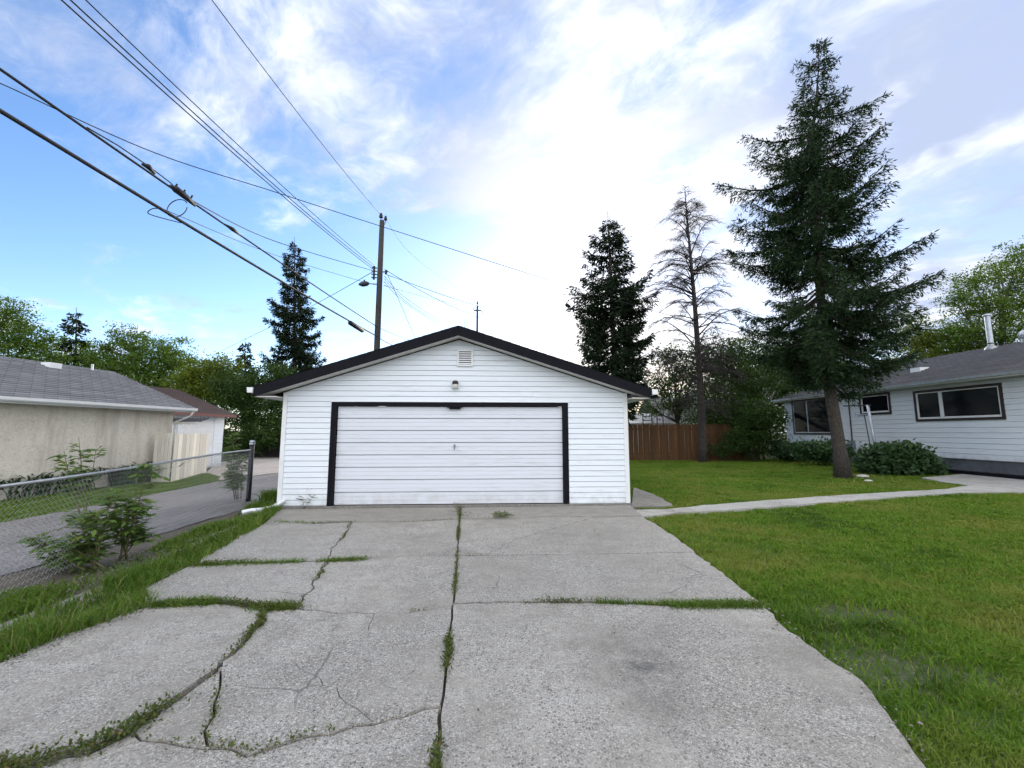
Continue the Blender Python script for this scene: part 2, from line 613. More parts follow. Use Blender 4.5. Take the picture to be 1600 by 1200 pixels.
def m_soil(name, c1, c2, green=None):
    m, t, b = newmat(name)
    p = pos(t)
    n = t.noise(p, 2.0, 7.0, 0.65)
    c = t.mix(t.mrange(n, 0.32, 0.68), c1, c2)
    if green:
        c = t.mix(t.mrange(t.noise(p, 0.35, 4.0, 0.6), 0.36, 0.60, 0.35, 0.95), c, green)
    v = t.n('ShaderNodeTexVoronoi')
    v.inputs['Scale'].default_value = 45.0
    t.link(p, v.inputs['Vector'])
    r = t.sep(v.outputs['Color'])[0]
    c = t.mix(t.math('MULTIPLY', t.math('GREATER_THAN', r, 0.86), 0.30), c, (0.24, 0.205, 0.15))
    t.link(c, b.inputs['Base Color'])
    b.inputs['Roughness'].default_value = 0.95
    bump(t, b, t.noise(p, 30.0, 5.0, 0.7), 0.7, 0.03)
    return m


def m_glass(name, col=(0.006, 0.008, 0.011)):
    m, t, b = newmat(name)
    p = pos(t)
    b.inputs['Base Color'].default_value = (*col, 1)
    t.link(t.mrange(t.noise(p, 3.0, 4.0), 0.3, 0.7, 0.04, 0.14), b.inputs['Roughness'])
    b.inputs['Specular IOR Level'].default_value = 0.06
    bump(t, b, t.noise(p, 1.2, 2.0), 0.03, 0.05)
    return m


M = {}
M['vinyl'] = m_siding('white_vinyl', (0.76, 0.81, 0.86), amount=0.36, low=0.06)
M['door'] = m_siding('door_white', (0.70, 0.725, 0.785), amount=0.42, low=0.02)
M['house_vinyl'] = m_siding('house_vinyl', (0.74, 0.79, 0.84), amount=0.35, low=0.5)
M['trim_white'] = simple('trim_white', (0.78, 0.79, 0.80), 0.45, 0.06, 3.0)
M['soffit'] = simple('soffit', (0.62, 0.61, 0.58), 0.6, 0.08, 4.0)
M['black'] = simple('black_trim', (0.007, 0.007, 0.011), 0.62, 0.25, 5.0, spec=0.12)
M['dark_brown'] = simple('dark_brown_trim', (0.030, 0.018, 0.014), 0.5, 0.25, 5.0)
M['dark_int'] = simple('dark_interior', (0.02, 0.02, 0.02), 0.9)
M['shingle_dark'] = m_shingle('shingle_dark', (0.020, 0.020, 0.024), (0.045, 0.045, 0.05), (0.01, 0.01, 0.01))
M['shingle_grey'] = m_shingle('shingle_grey', (0.15, 0.155, 0.17), (0.29, 0.30, 0.32), (0.07, 0.07, 0.075))
M['shingle_house'] = m_shingle('shingle_house', (0.125, 0.122, 0.128), (0.23, 0.225, 0.23), (0.06, 0.06, 0.062))
M['shingle_maroon'] = m_shingle('shingle_maroon', (0.036, 0.020, 0.020), (0.070, 0.038, 0.038), (0.02, 0.012, 0.012))
M['red'] = simple('red_fascia', (0.12, 0.016, 0.02), 0.6)
M['galv'] = simple('galvanised', (0.36, 0.37, 0.38), 0.5, 0.2, 12.0, metal=0.7)
M['alu'] = simple('dull_aluminium', (0.48, 0.52, 0.57), 0.45, 0.2, 7.0, metal=0.6)
M['wire'] = simple('wire_black', (0.012, 0.012, 0.014), 0.6)
M['post_black'] = simple('post_black', (0.016, 0.02, 0.026), 0.45, 0.3, 9.0)
M['grey_box'] = simple('meter_grey', (0.16, 0.20, 0.21), 0.5)
M['concrete'] = m_concrete('driveway_concrete', (0.270, 0.250, 0.214), (0.425, 0.398, 0.350))
M['concrete_oil'] = m_oilspot('driveway_concrete_oil')
M['concrete_path'] = m_concrete('path_concrete', (0.34, 0.33, 0.30), (0.48, 0.465, 0.43), 0.5, 0.15)
M['concrete_apron'] = m_concrete('apron_concrete', (0.235, 0.218, 0.190), (0.335, 0.314, 0.277), 0.35, 0.2)
M['concrete_old'] = m_concrete('old_concrete', (0.12, 0.11, 0.095), (0.22, 0.205, 0.18), 0.9, 0.6)
M['foundation'] = simple('foundation_grey', (0.115, 0.125, 0.145), 0.85, 0.25, 3.0, bmp=0.4)
M['asphalt'] = m_asphalt('lane_asphalt', (0.105, 0.098, 0.102), (0.21, 0.195, 0.19))
M['gravel'] = m_asphalt('pale_gravel', (0.36, 0.31, 0.27), (0.48, 0.43, 0.38))
M['soil'] = m_soil('soil', (0.07, 0.058, 0.045), (0.13, 0.11, 0.09))
M['lawn'] = m_soil('lawn_soil', (0.055, 0.055, 0.025), (0.09, 0.085, 0.04), (0.045, 0.085, 0.018))
M['far_ground'] = m_soil('far_ground', (0.05, 0.06, 0.03), (0.08, 0.08, 0.045), (0.04, 0.07, 0.02))
M['stucco'] = m_stucco('tan_stucco')
M['fence_brown'] = m_wood('stained_cedar', (0.060, 0.027, 0.009), (0.140, 0.064, 0.019))
M['fence_white'] = m_wood('weathered_paint', (0.50, 0.48, 0.42), (0.72, 0.70, 0.64))
M['gate_dark'] = m_wood('dark_boards', (0.018, 0.015, 0.018), (0.04, 0.034, 0.036))
M['pole_wood'] = m_wood('pole_wood', (0.014, 0.014, 0.014), (0.040, 0.038, 0.036))
M['bark_spruce'] = m_bark('spruce_bark', (0.035, 0.028, 0.023), (0.11, 0.092, 0.076), 17.0)
M['bark_dead'] = m_bark('dead_bark', (0.030, 0.025, 0.022), (0.085, 0.074, 0.066), 10.0)
M['bark_decid'] = m_bark('grey_bark', (0.04, 0.035, 0.03), (0.13, 0.115, 0.10), 9.0)
M['needle'] = m_leaf('spruce_needles', (0.012, 0.030, 0.013), (0.034, 0.066, 0.024), 0.10, (0.060, 0.095, 0.032), 0.6)
M['needle_far'] = m_leaf('far_needles', (0.008, 0.018, 0.009), (0.022, 0.040, 0.016), 0.10, None, 0.7)
M['leaf_dark'] = m_leaf('leaf_dark', (0.022, 0.048, 0.012), (0.060, 0.110, 0.025), 0.28)
M['leaf_mid'] = m_leaf('leaf_mid', (0.048, 0.105, 0.018), (0.130, 0.215, 0.038), 0.35, (0.16, 0.20, 0.05))
M['leaf_yellow'] = m_leaf('leaf_yellow', (0.070, 0.115, 0.016), (0.170, 0.215, 0.035), 0.38, (0.22, 0.24, 0.05))
M['leaf_bush'] = m_leaf('leaf_bush', (0.030, 0.070, 0.030), (0.075, 0.135, 0.055), 0.25, None, 0.4)
M['leaf_sap'] = m_leaf('leaf_sapling', (0.070, 0.140, 0.030), (0.170, 0.260, 0.065), 0.38, (0.26, 0.32, 0.08))
M['leaf_strap'] = m_leaf('leaf_strap', (0.025, 0.060, 0.022), (0.070, 0.130, 0.040), 0.25)
M['grass'] = m_leaf('grass_blades', (0.068, 0.150, 0.010), (0.155, 0.285, 0.026), 0.32, (0.26, 0.28, 0.07), dry=(0.20, 0.245, 0.045))
M['grass_long'] = m_leaf('long_grass', (0.055, 0.120, 0.015), (0.145, 0.235, 0.036), 0.32, (0.25, 0.24, 0.09))
M['moss'] = m_leaf('joint_weeds', (0.045, 0.072, 0.014), (0.115, 0.140, 0.035), 0.25, (0.16, 0.115, 0.05))
M['litter'] = simple('leaf_litter', (0.06, 0.05, 0.035), 0.9, 0.5, 30.0)
M['stem'] = simple('green_stem', (0.10, 0.10, 0.04), 0.7)
M['glass'] = m_glass('window_glass')
M['lamp_glass'] = simple('lamp_jar', (0.55, 0.55, 0.52), 0.25, 0.05)
M['grit'] = simple('grey_grit', (0.22, 0.21, 0.19), 0.9, 0.5, 40.0)
M['stone'] = simple('pale_stone', (0.52, 0.49, 0.44), 0.85, 0.2, 9.0, bmp=0.3)
M['pvc'] = simple('white_downspout', (0.74, 0.76, 0.78), 0.45, 0.12, 6.0)

# ------------------------------------------------------------------ ground, lane, driveway, paths
def sheet(name, pts, z, mat, parent=None, kind='structure', thick=None):
    bm = bmesh.new()
    vs = [bm.verts.new((p[0], p[1], z)) for p in pts]
    f = bm.faces.new(vs)
    f.normal_update()
    if f.normal.z < 0:
        f.normal_flip()
    if thick:
        r = bmesh.ops.extrude_face_region(bm, geom=[f])
        for e in r['geom']:
            if isinstance(e, bmesh.types.BMVert):
                e.co.z = z
        for v in vs:
            v.co.z = z - thick
    bmesh.ops.triangulate(bm, faces=bm.faces[:])
    bmesh.ops.recalc_face_normals(bm, faces=bm.faces[:])
    if not thick:
        for ff in bm.faces:
            if ff.normal.z < 0:
                ff.normal_flip()
    me = bpy.data.meshes.new(name)
    bm.to_mesh(me)
    bm.free()
    me.materials.append(mat)
    o = link(name, me, parent)
    if kind and parent is None:
        o['kind'] = kind
    return o


def xy(*pp):
    return [(G(u, v).x, G(u, v).y) for u, v in pp]


def wob(pts, amp, step, seed):
    """subdivide a polyline and give it a broken, wandering edge (ends stay put)"""
    rg = random.Random(seed)
    out = []
    for a, b in zip(pts[:-1], pts[1:]):
        a, b = Vector(a[:2]), Vector(b[:2])
        L = (b - a).length
        n = max(1, int(L / step))
        nv = Vector((-(b - a).y, (b - a).x)).normalized() if L > 1e-6 else Vector((0, 0))
        for i in range(n):
            t = i / n
            k = 0 if (i == 0 and not out) else rg.uniform(-amp, amp)
            out.append(a.lerp(b, t) + nv * k)
    out.append(Vector(pts[-1][:2]))
    return out


sheet('ground', [(-600, -300), (600, -300), (600, 900), (-600, 900)], -0.09, M['far_ground'])

NODE = {  # joint crossings of the broken slabs
    'aL': G(436, 796), 'a0': G(719, 793), 'aR': G(984, 790),
    'h1L': G(412, 819), 'h1d': G(548, 816), 'h1v': G(718, 811), 'h1c': G(930, 808), 'h1R': G(1003, 806),
    'h2L': G(298, 884), 'h2d': G(510, 877), 'h2v': G(714, 868), 'h2c': G(761, 867), 'h2R': G(1085, 862),
    'h3L': G(232, 946), 'h3e': G(416, 950), 'h3d': G(465, 950), 'h3g': G(584, 958), 'h3v': G(708, 943), 'h3R': G(1192, 944),
    'd3a': G(343, 1043), 'd3b': G(205, 1140), 'd3z': G(-150, 1225), 'd4b': G(325, 1168), 'd5b': G(461, 1036), 'h5b': G(585, 1130), 'h5v': G(689, 1103),
    'vZ': G(676, 1260), 'eZ': G(-150, 1090), 'rZ': G(1475, 1230),
    'wL': Vector((-3.2, -2.0, 0)), 'wV': Vector((-0.30, -2.0, 0)), 'wR': Vector((2.6, -2.0, 0)),
}


def P(*pp):
    return [G(u, v) for u, v in pp]


EDGE = {  # from, to, middle points, half gap, wander, weeds per metre
    'A': ('aL', 'a0', [], .004, .002, 0), 'B': ('a0', 'aR', [], .004, .002, 0),
    'eA': ('aL', 'h1L', [], .0, .02, 0), 'rA': ('aR', 'h1R', [], .0, .01, 0),
    'v1': ('a0', 'h1v', [], .016, .006, 60), 'v2': ('h1v', 'h2v', P((716, 840)), .010, .008, 130), 'v3': ('h2v', 'h3v', P((712, 905)), .010, .008, 130),
    'v4': ('h3v', 'h5v', P((704, 975), (698, 1040)), .009, .008, 190), 'v5': ('h5v', 'vZ', P((683, 1180)), .011, .008, 220), 'v6': ('vZ', 'wV', [], .018, .01, 0),
    'h1a': ('h1L', 'h1d', P((480, 819)), .012, .010, 60), 'h1b': ('h1d', 'h1v', P((640, 815)), .012, .010, 26), 'h1e': ('h1v', 'h1c', P((800, 811), (860, 807)), .012, .008, 16), 'h1f': ('h1c', 'h1R', [], .008, .006, 10),
    'e2': ('h1L', 'h2L', P((360, 846)), .0, .035, 0), 'r2': ('h1R', 'h2R', P((1045, 832)), .0, .02, 0),
    'd1': ('h1d', 'h2d', P((541, 833), (519, 857)), .007, .03, 40),
    'c1': ('h1c', 'h2c', P((857, 828), (802, 843)), .003, .03, 0),
    'h2a': ('h2L', 'h2d', P((360, 880), (430, 879)), .026, .02, 300), 'h2b': ('h2d', 'h2v', P((560, 873), (630, 868)), .010, .012, 45), 'h2e': ('h2v', 'h2c', [], .008, .008, 30), 'h2f': ('h2c', 'h2R', P((880, 866)), .006, .012, 5),
    'e3': ('h2L', 'h3L', P((226, 918)), .0, .03, 0), 'r3': ('h2R', 'h3R', P((1140, 903)), .0, .02, 0),
    'd2': ('h2d', 'h3d', P((494, 907), (478, 930)), .009, .03, 60),
    'h3a': ('h3L', 'h3e', P((275, 945), (330, 940), (385, 945)), .026, .02, 190), 'h3b': ('h3e', 'h3d', [], .034, .012, 300), 'h3c': ('h3d', 'h3g', P((520, 956)), .012, .018, 40), 'h3f': ('h3g', 'h3v', P((640, 957), (680, 949)), .012, .018, 50), 'h3r': ('h3v', 'h3R', P((760, 941), (900, 940), (1050, 944)), .026, .012, 120),
    'e4': ('h3L', 'eZ', P((100, 992), (0, 1034)), .0, .03, 0), 'r4': ('h3R', 'rZ', P((1232, 985), (1345, 1062), (1402, 1132)), .0, .02, 0),
    'd3': ('h3e', 'd3a', P((396, 985), (368, 1010)), .017, .03, 170), 'd3m': ('d3a', 'd3b', P((297, 1075), (245, 1108)), .030, .03, 420), 'd3n': ('d3b', 'd3z', P((140, 1172), (60, 1188)), .034, .03, 420),
    'd4': ('d3a', 'd4b', P((343, 1075), (335, 1100), (325, 1140)), .007, .02, 50),
    'd5': ('d3a', 'd5b', P((380, 1043), (425, 1036)), .003, .025, 0), 'd5m': ('d5b', 'h3g', P((534, 1002), (580, 985)), .003, .03, 0), 'd5n': ('d5b', 'h5b', P((486, 1053), (534, 1086), (560, 1108)), .003, .03, 0),
    'h5a': ('d3b', 'd4b', P((255, 1160), (290, 1165)), .007, .025, 30), 'h5c': ('d4b', 'h5b', P((387, 1174), (440, 1159), (523, 1139)), .009, .03, 70), 'h5d': ('h5b', 'h5v', P((637, 1113)), .007, .02, 40),
    'e5': ('eZ', 'd3z', [], .0, .03, 0), 'w1': ('d3z', 'wL', [], 0, .03, 0), 'w2': ('wL', 'wV', [], 0, 0, 0), 'w3': ('wV', 'wR', [], 0, 0, 0), 'r5': ('rZ', 'wR', [], 0, .02, 0),
}
LINE = {}
for i, (k, (a, b, mid, hw, amp, wd)) in enumerate(EDGE.items()):
    LINE[k] = wob([NODE[a]] + mid + [NODE[b]], amp, 0.09, 100 + i)


def offset(line, d):
    out = []
    n = len(line)
    for i, p in enumerate(line):
        t = (line[min(i + 1, n - 1)] - line[max(i - 1, 0)])
        t = t.normalized() if t.length > 1e-9 else Vector((1, 0))
        out.append(p + Vector((-t.y, t.x)) * d)
    return out


def ring(spec):
    """closed outline from edges; '-' runs an edge backwards; the slab lies on the right-hand side of its walk"""
    pts = []
    for s in spec.split():
        rev = s[0] == '-'
        k = s.lstrip('-')
        l = LINE[k][::-1] if rev else LINE[k]
        hw = EDGE[k][3]
        o = offset(l, -hw) if hw else l
        pts += [o[0]] + o[1:-1] + [o[-1]] if hw else l[:-1]
    res = [pts[0]]
    for p in pts[1:]:
        if (p - res[-1]).length > 0.004:
            res.append(p)
    if (res[0] - res[-1]).length < 0.004:
        res.pop()
    return res


SLAB = {
    'A1': 'A v1 -h1b -h1a -eA', 'A2': 'B rA -h1f -h1e -v1',
    'B1': 'h1a d1 -h2a -e2', 'B2': 'h1b v2 -h2b -d1', 'B3': 'h1e c1 -h2e -v2', 'B4': 'h1f r2 -h2f -c1',
    'C1': 'h2a d2 -h3b -h3a -e3', 'C2': 'h2b v3 -h3f -h3c -d2', 'C3': 'h2e h2f r3 -h3r -v3',
    'F1': 'h3a d3 d3m d3n -e5 -e4', 'F2': 'h3b h3c -d5m -d5 -d3', 'F3': 'd5m h3f v4 -h5d -d5n', 'F4': 'd5 d5n -h5c -d4',
    'F5': '-d3m d4 -h5a'.replace('-d3m d4 -h5a', 'd4 -h5a -d3m'), 'F6': 'h5a h5c h5d v5 v6 -w2 -w1 -d3n', 'F7': 'h3r r4 r5 -w3 -v6 -v5 -v4',
}
DRIVE_OUT = [p for k in ('A', 'B', 'rA', 'r2', 'r3', 'r4', 'r5') for p in LINE[k][:-1]] + [p for k in ('w3', 'w2', 'w1', 'e5', 'e4', 'e3', 'e2', 'eA') for p in LINE[k][::-1][:-1]]
drive = sheet('driveway', DRIVE_OUT, -0.045, M['soil'])
rg = random.Random(5)
for k, spec in SLAB.items():
    pts = ring(spec)
    cx = sum(p.x for p in pts) / len(pts)
    cy = sum(p.y for p in pts) / len(pts)
    tx, ty = rg.uniform(-.0022, .0022), rg.uniform(-.0022, .0022)
    dz = rg.uniform(-.006, .004)
    n_ = len(pts)
    # robust fill of the broken outline, then the sides down into the joint
    ov, oe, of_, *_r = delaunay_2d_cdt(pts, [], [list(range(n_))], 1, 1e-5)
    lvl = lambda p: dz + tx * (p[0] - cx) + ty * (p[1] - cy)
    V = [(p[0], p[1], lvl(p)) for p in ov]
    Fc = [tuple(fc) for fc in of_]
    ctr = Vector((cx, cy))
    o = len(V)
    V += [(p.x, p.y, lvl(p)) for p in pts] + [(p.x, p.y, lvl(p) - .07) for p in pts]
    Fc += [(o + i, o + (i + 1) % n_, o + n_ + (i + 1) % n_, o + n_ + i) for i in range(n_)]
    me = bpy.data.meshes.new('slab')
    me.from_pydata(V, [], Fc)
    me.update()
    me.materials.append(M['concrete_apron'] if k[0] == 'A' else M['concrete_oil'] if k == 'F7' else M['concrete'])
    link('slab', me, drive)

# concrete walk from the driveway corner to the patio by the house
walk_lo = xy((1003, 806), (1060, 800), (1130, 796), (1230, 789), (1330, 781), (1420, 774), (1500, 769), (1620, 768))
walk_hi = xy((985, 796), (1040, 795), (1100, 789), (1200, 781), (1300, 774), (1400, 768), (1475, 764), (1515, 758))
walk_lo = [(p.x, p.y) for p in wob(walk_lo, .025, .25, 7)]
walk_hi = [(p.x, p.y) for p in wob(walk_hi, .025, .25, 8)]
patio_hi = xy((1470, 752), (1440, 746), (1500, 741))
WALK_OUT = walk_lo + [(G(1620, 768).x + 2.0, G(1620, 768).y - .3), (17.9, 15.0)] + [(patio_hi[2][0] + .6, patio_hi[2][1] + .3), patio_hi[1], patio_hi[0]] + walk_hi[::-1]
walk = sheet('garden_path', WALK_OUT, -0.004, M['concrete_path'], thick=0.08)
SIDE_OUT = xy((987, 791), (1052, 789), (1035, 778), (1012, 768), (990, 761))
SIDE_OUT = [(p.x, p.y) for p in wob(SIDE_OUT, .03, .2, 9)]
side = sheet('side_path', SIDE_OUT, -0.012, M['concrete_old'], thick=0.06)

# back lane, verges and the old broken kerb slab by the fence
LANE_OUT = xy((-60, 910), (0, 893), (120, 862), (240, 832), (330, 806), (400, 785), (432, 772))
LANE_OUT = [(p.x, p.y) for p in wob(LANE_OUT, .06, .3, 11)] + [(-5.9, 14), (-5.6, 60), (-9.8, 60), (-10.0, 20)]
lane_far = xy((432, 737), (330, 752), (200, 776), (90, 796), (0, 811), (-120, 835))
LANE_OUT += [(p.x, p.y) for p in wob(lane_far, .06, .3, 12)]
LANE_OUT += [(-9.2, -2), (-6.2, -2)]
sheet('lane', LANE_OUT, -0.05, M['asphalt'])
PAD_OUT = xy((470, 737), (432, 737), (345, 748), (318, 741), (338, 722), (395, 712), (440, 712))
sheet('gravel_pad', PAD_OUT, -0.042, M['gravel'])
KERB = [xy((-40, 985), (0, 968), (60, 948), (66, 966), (0, 998), (-40, 1015)), xy((68, 945), (140, 915), (196, 893), (200, 905), (150, 932), (72, 963)),
        xy((206, 888), (262, 862), (318, 838), (330, 846), (270, 876), (210, 900)), xy((326, 832), (372, 812), (386, 818), (338, 842))]
kerb = sheet('verge', xy((-120, 1130), (0, 1037), (232, 948), (298, 886), (412, 820), (436, 797), (432, 772), (400, 785), (330, 806), (240, 832), (120, 862), (0, 893), (-60, 910), (-160, 960)), -0.06, M['soil'])
for q in KERB:
    w = [(p.x, p.y) for p in wob(q + [q[0]], .03, .18, len(LINE) + int(q[0][0] * 10))][:-1]
    sheet('kerb_slab', w, -0.034, M['concrete_old'], kerb, None, thick=0.07)
LAWN_OUT = [(1.5, -2), (40, -2), (40, 40), (4.5, 40), (3.0, 9.0)]
sheet('lawn', LAWN_OUT, -0.075, M['lawn'])
BACK_OUT = [(-40, 3), (-9.0, 3), (-9.6, 16.9), (-40, 16.9)]
sheet('neighbour_lawn', BACK_OUT, -0.07, M['lawn'])


def inside(px, py, poly):
    """vectorised point-in-polygon"""
    r = np.zeros(len(px), bool)
    n = len(poly)
    for i in range(n):
        x1, y1 = poly[i][0], poly[i][1]
        x2, y2 = poly[(i + 1) % n][0], poly[(i + 1) % n][1]
        if y1 == y2:
            continue
        c = ((y1 > py) != (y2 > py)) & (px < (x2 - x1) * (py - y1) / (y2 - y1) + x1)
        r ^= c
    return r


def vnoise(x, y, sc, seed):
    """cheap smooth value noise on a lattice, 0..1"""
    rs = np.random.RandomState(seed)
    tab = rs.rand(64, 64)
    X, Y = x * sc, y * sc
    xi, yi = np.floor(X).astype(int), np.floor(Y).astype(int)
    fx, fy = X - xi, Y - yi
    fx, fy = fx * fx * (3 - 2 * fx), fy * fy * (3 - 2 * fy)
    g = lambda a, b: tab[a % 64, b % 64]
    return (g(xi, yi) * (1 - fx) + g(xi + 1, yi) * fx) * (1 - fy) + (g(xi, yi + 1) * (1 - fx) + g(xi + 1, yi + 1) * fx) * fy


def blades(name, x, y, z, h, w, lean, mat, seed, kind='stuff', label=None, cat=None, parent=None, two=True):
    """one mesh of bent grass blades"""
    rs = np.random.RandomState(seed)
    n = len(x)
    a = rs.rand(n) * 2 * np.pi
    dx, dy = np.cos(a), np.sin(a)
    b = rs.rand(n) * 2 * np.pi
    lx, ly = np.cos(b) * lean * h, np.sin(b) * lean * h
    base = np.stack([x, y, np.broadcast_to(z, x.shape)], 1)
    sd_ = np.stack([dx * w, dy * w, np.zeros(n)], 1) * .5
    mid = base + np.stack([lx * .35, ly * .35, h * .6], 1)
    tip = base + np.stack([lx, ly, h * (1 - .25 * np.minimum(lean, 1.5))], 1)
    if two:
        v = np.stack([base - sd_, base + sd_, mid + sd_ * .8, mid - sd_ * .8, tip], 1).reshape(-1, 3)
        o = np.arange(n)[:, None] * 5
        f = np.concatenate([o + [0, 1, 2], o + [0, 2, 3], o + [3, 2, 4]], 1).reshape(-1, 3)
    else:
        v = np.stack([base - sd_, base + sd_, tip], 1).reshape(-1, 3)
        f = (np.arange(n)[:, None] * 3 + [0, 1, 2])
    me = mesh_np(name, v, f, mat)
    o = link(name, me, parent)
    return tag(o, label, cat, kind=kind)


def grass_field(name, box, n_try, keep, off, hgt, seed, label, mat):
    """density falls with distance so a blade stays about as wide as a pixel"""
    rs = np.random.RandomState(seed)
    x = rs.uniform(box[0], box[1], n_try)
    # more tries close by
    t = rs.rand(n_try)
    y = box[2] * (box[3] / box[2]) ** t
    ok = keep(x, y)
    jx_, jy_ = rs.normal(0, .022, n_try), rs.normal(0, .022, n_try)
    thin = rs.rand(n_try) < .55
    for p in off:
        ok &= ~inside(x + jx_, y + jy_, p)
        ok &= ~(thin & (inside(x - .055, y - .03, p) | inside(x + .03, y + .05, p)))
    x, y = x[ok], y[ok]
    d = np.sqrt(x * x + y * y + 1.6 ** 2)
    cl = vnoise(x, y, 3.1, seed + 1) * .5 + vnoise(x, y, 9.0, seed + 2) * .5
    ok = rs.rand(len(x)) < np.clip(.45 + 1.1 * (cl - .25), .15, 1)
    x, y, d, cl = x[ok], y[ok], d[ok], cl[ok]
    h = hgt * (.55 + .9 * cl) * rs.uniform(.6, 1.25, len(x))
    w = np.clip(.0014 * d, .0042, .032) * rs.uniform(.7, 1.3, len(x))
    return blades(name, x, y, -0.075, h + .02, w, rs.uniform(.3, 1.3, len(x)), mat, seed + 3, label=label, cat='grass')


BARE = G(1372, 1028)
BARE2 = G(1330, 945)
TRUNK = G(1318, 744)


def lawn_keep(x, y):
    vis = (np.abs(x) < y * 1.33 + 1.2)
    r = np.sqrt(((x - BARE.x) / .55) ** 2 + ((y - BARE.y) / .28) ** 2)
    r2 = np.sqrt(((x - BARE2.x) / .5) ** 2 + ((y - BARE2.y) / .2) ** 2)
    r3 = np.sqrt(((x - TRUNK.x - .5) / 1.3) ** 2 + ((y - TRUNK.y + .3) / .8) ** 2)
    p = np.clip((np.minimum(np.minimum(r, r2), r3) - .35) * .9, .12, 1)
    rs = np.random.RandomState(3)
    return vis & (rs.rand(len(x)) < p)


HX = 17.95  # plane of the right-hand house wall
GAR_FOOT = [(-5.2, 9.3), (2.5, 9.55), (2.2, 17), (-5.6, 17)]
grass_field('lawn_grass', (1.6, 18.4, 1.7, 26.0), 1150000, lawn_keep, [DRIVE_OUT, WALK_OUT, SIDE_OUT, GAR_FOOT], .050, 21, 'short mown green lawn grass right of the driveway', M['grass'])

# long grass on the strip between driveway and old kerb
STRIP = xy((436, 797), (410, 820), (298, 886), (226, 922), (240, 948), (100, 995), (0, 1037), (-90, 1085), (-90, 1040), (0, 988), (70, 954), (150, 922), (205, 893), (270, 866), (330, 840), (385, 815), (420, 798))
rs = np.random.RandomState(4)
n = 85000
x = rs.uniform(-5.6, -2.4, n)
y = rs.uniform(2.0, 9.3, n)
ok = inside(x, y, STRIP)
x, y = x[ok], y[ok]
d = np.hypot(x, y)
cl = vnoise(x, y, 2.6, 9)
ok = rs.rand(len(x)) < .35 + .65 * cl
x, y, cl, d = x[ok], y[ok], cl[ok], d[ok]
blades('long_grass', x, y, -0.06, (.09 + .17 * cl) * rs.uniform(.5, 1.3, len(x)), np.clip(.0015 * d, .005, .016), rs.uniform(.3, 1.1, len(x)), M['grass_long'], 44, label='long bright grass growing along the left driveway edge', cat='grass')
# verge between kerb slabs and lane, and at the garage corner
VERGE2 = xy((-100, 960), (0, 925), (130, 890), (250, 848), (340, 815), (400, 790), (432, 772), (436, 796), (385, 812), (330, 832), (262, 860), (200, 888), (130, 915), (0, 965), (-100, 1010))
n = 150000
x = rs.uniform(-7.0, -3.2, n)
y = rs.uniform(2.2, 10.6, n)
ok = inside(x, y, VERGE2)
x, y = x[ok], y[ok]
d = np.hypot(x, y)
cl = vnoise(x, y, 1.9, 19)
ok = rs.rand(len(x)) < np.clip((cl - .22) * 2.2, .08, 1)
x, y, cl, d = x[ok], y[ok], cl[ok], d[ok]
g_c = G(405, 785)
near_c = np.exp(-((x - g_c.x) ** 2 + (y - g_c.y) ** 2) / 1.2)
blades('verge_grass', x, y, -0.06, (.05 + .10 * cl + .22 * near_c) * rs.uniform(.5, 1.3, len(x)), np.clip(.0015 * d, .005, .016), rs.uniform(.3, 1.0, len(x)), M['grass_long'], 45, label='patchy verge grass under the chain link fence', cat='grass')
# neighbour's mown strip beyond the lane
BSTRIP = xy((-80, 832), (0, 813), (90, 797), (200, 777), (330, 752), (345, 744), (318, 736), (262, 742), (140, 752), (0, 775), (-80, 790))
n = 90000
x = rs.uniform(-12.2, -8.4, n)
y = rs.uniform(6.0, 16.8, n)
ok = inside(x, y, BSTRIP)
x, y = x[ok], y[ok]
d = np.hypot(x, y)
blades('mown_strip_grass', x, y, -0.07, .075 * rs.uniform(.5, 1.3, len(x)), .0017 * d, rs.uniform(.3, 1.1, len(x)), M['grass_long'], 46, label='mown yellow green grass strip beyond the lane', cat='grass', two=False)

# weeds rooted in the joints: small leaves along each edge, in patches
LV, LF = [], []
rs = np.random.RandomState(8)
for k, (a, b, mid, hw, amp, wd) in EDGE.items():
    if not wd:
        continue
    l = LINE[k]
    for p, q in zip(l[:-1], l[1:]):
        L = (q - p).length
        dd = math.hypot(p.x, p.y)
        pat = vnoise(np.array([p.x]), np.array([p.y]), 2.4, 71)[0]
        m = int(wd * 9.0 * L * max(0, (pat - .36) * 1.9 + (.32 if wd > 250 else .08 if wd > 100 else 0)))
        if m <= 0:
            continue
        t = rs.rand(m)
        sp = max(hw, .012) * 1.15
        cx = p.x + (q.x - p.x) * t + rs.normal(0, sp, m)
        cy = p.y + (q.y - p.y) * t + rs.normal(0, sp, m)
        s = rs.uniform(.009, .022, m) * (1.2 if wd > 150 else 1.0)
        z0 = rs.uniform(-.008, .026, m) * (1.4 if wd > 150 else 1.0)
        an = rs.rand(m) * 2 * np.pi
        up = rs.uniform(.1, 1.1, m)
        ax = np.stack([np.cos(an) * np.cos(up), np.sin(an) * np.cos(up), np.sin(up)], 1)
        sx = np.stack([-np.sin(an), np.cos(an), rs.uniform(-.3, .3, m)], 1)
        c = np.stack([cx, cy, z0], 1)
        LV.append(np.stack([c, c + ax * s[:, None] * .55 + sx * s[:, None] * .32, c + ax * s[:, None] * 1.2, c + ax * s[:, None] * .55 - sx * s[:, None] * .32], 1).reshape(-1, 3))
lv = np.concatenate(LV)
lf = np.arange(len(lv)).reshape(-1, 4)
tag(link('joint_weeds', mesh_np('joint_weeds', lv, lf, M['moss'])), 'low green weeds rooted in the driveway cracks', 'weeds', kind='stuff')
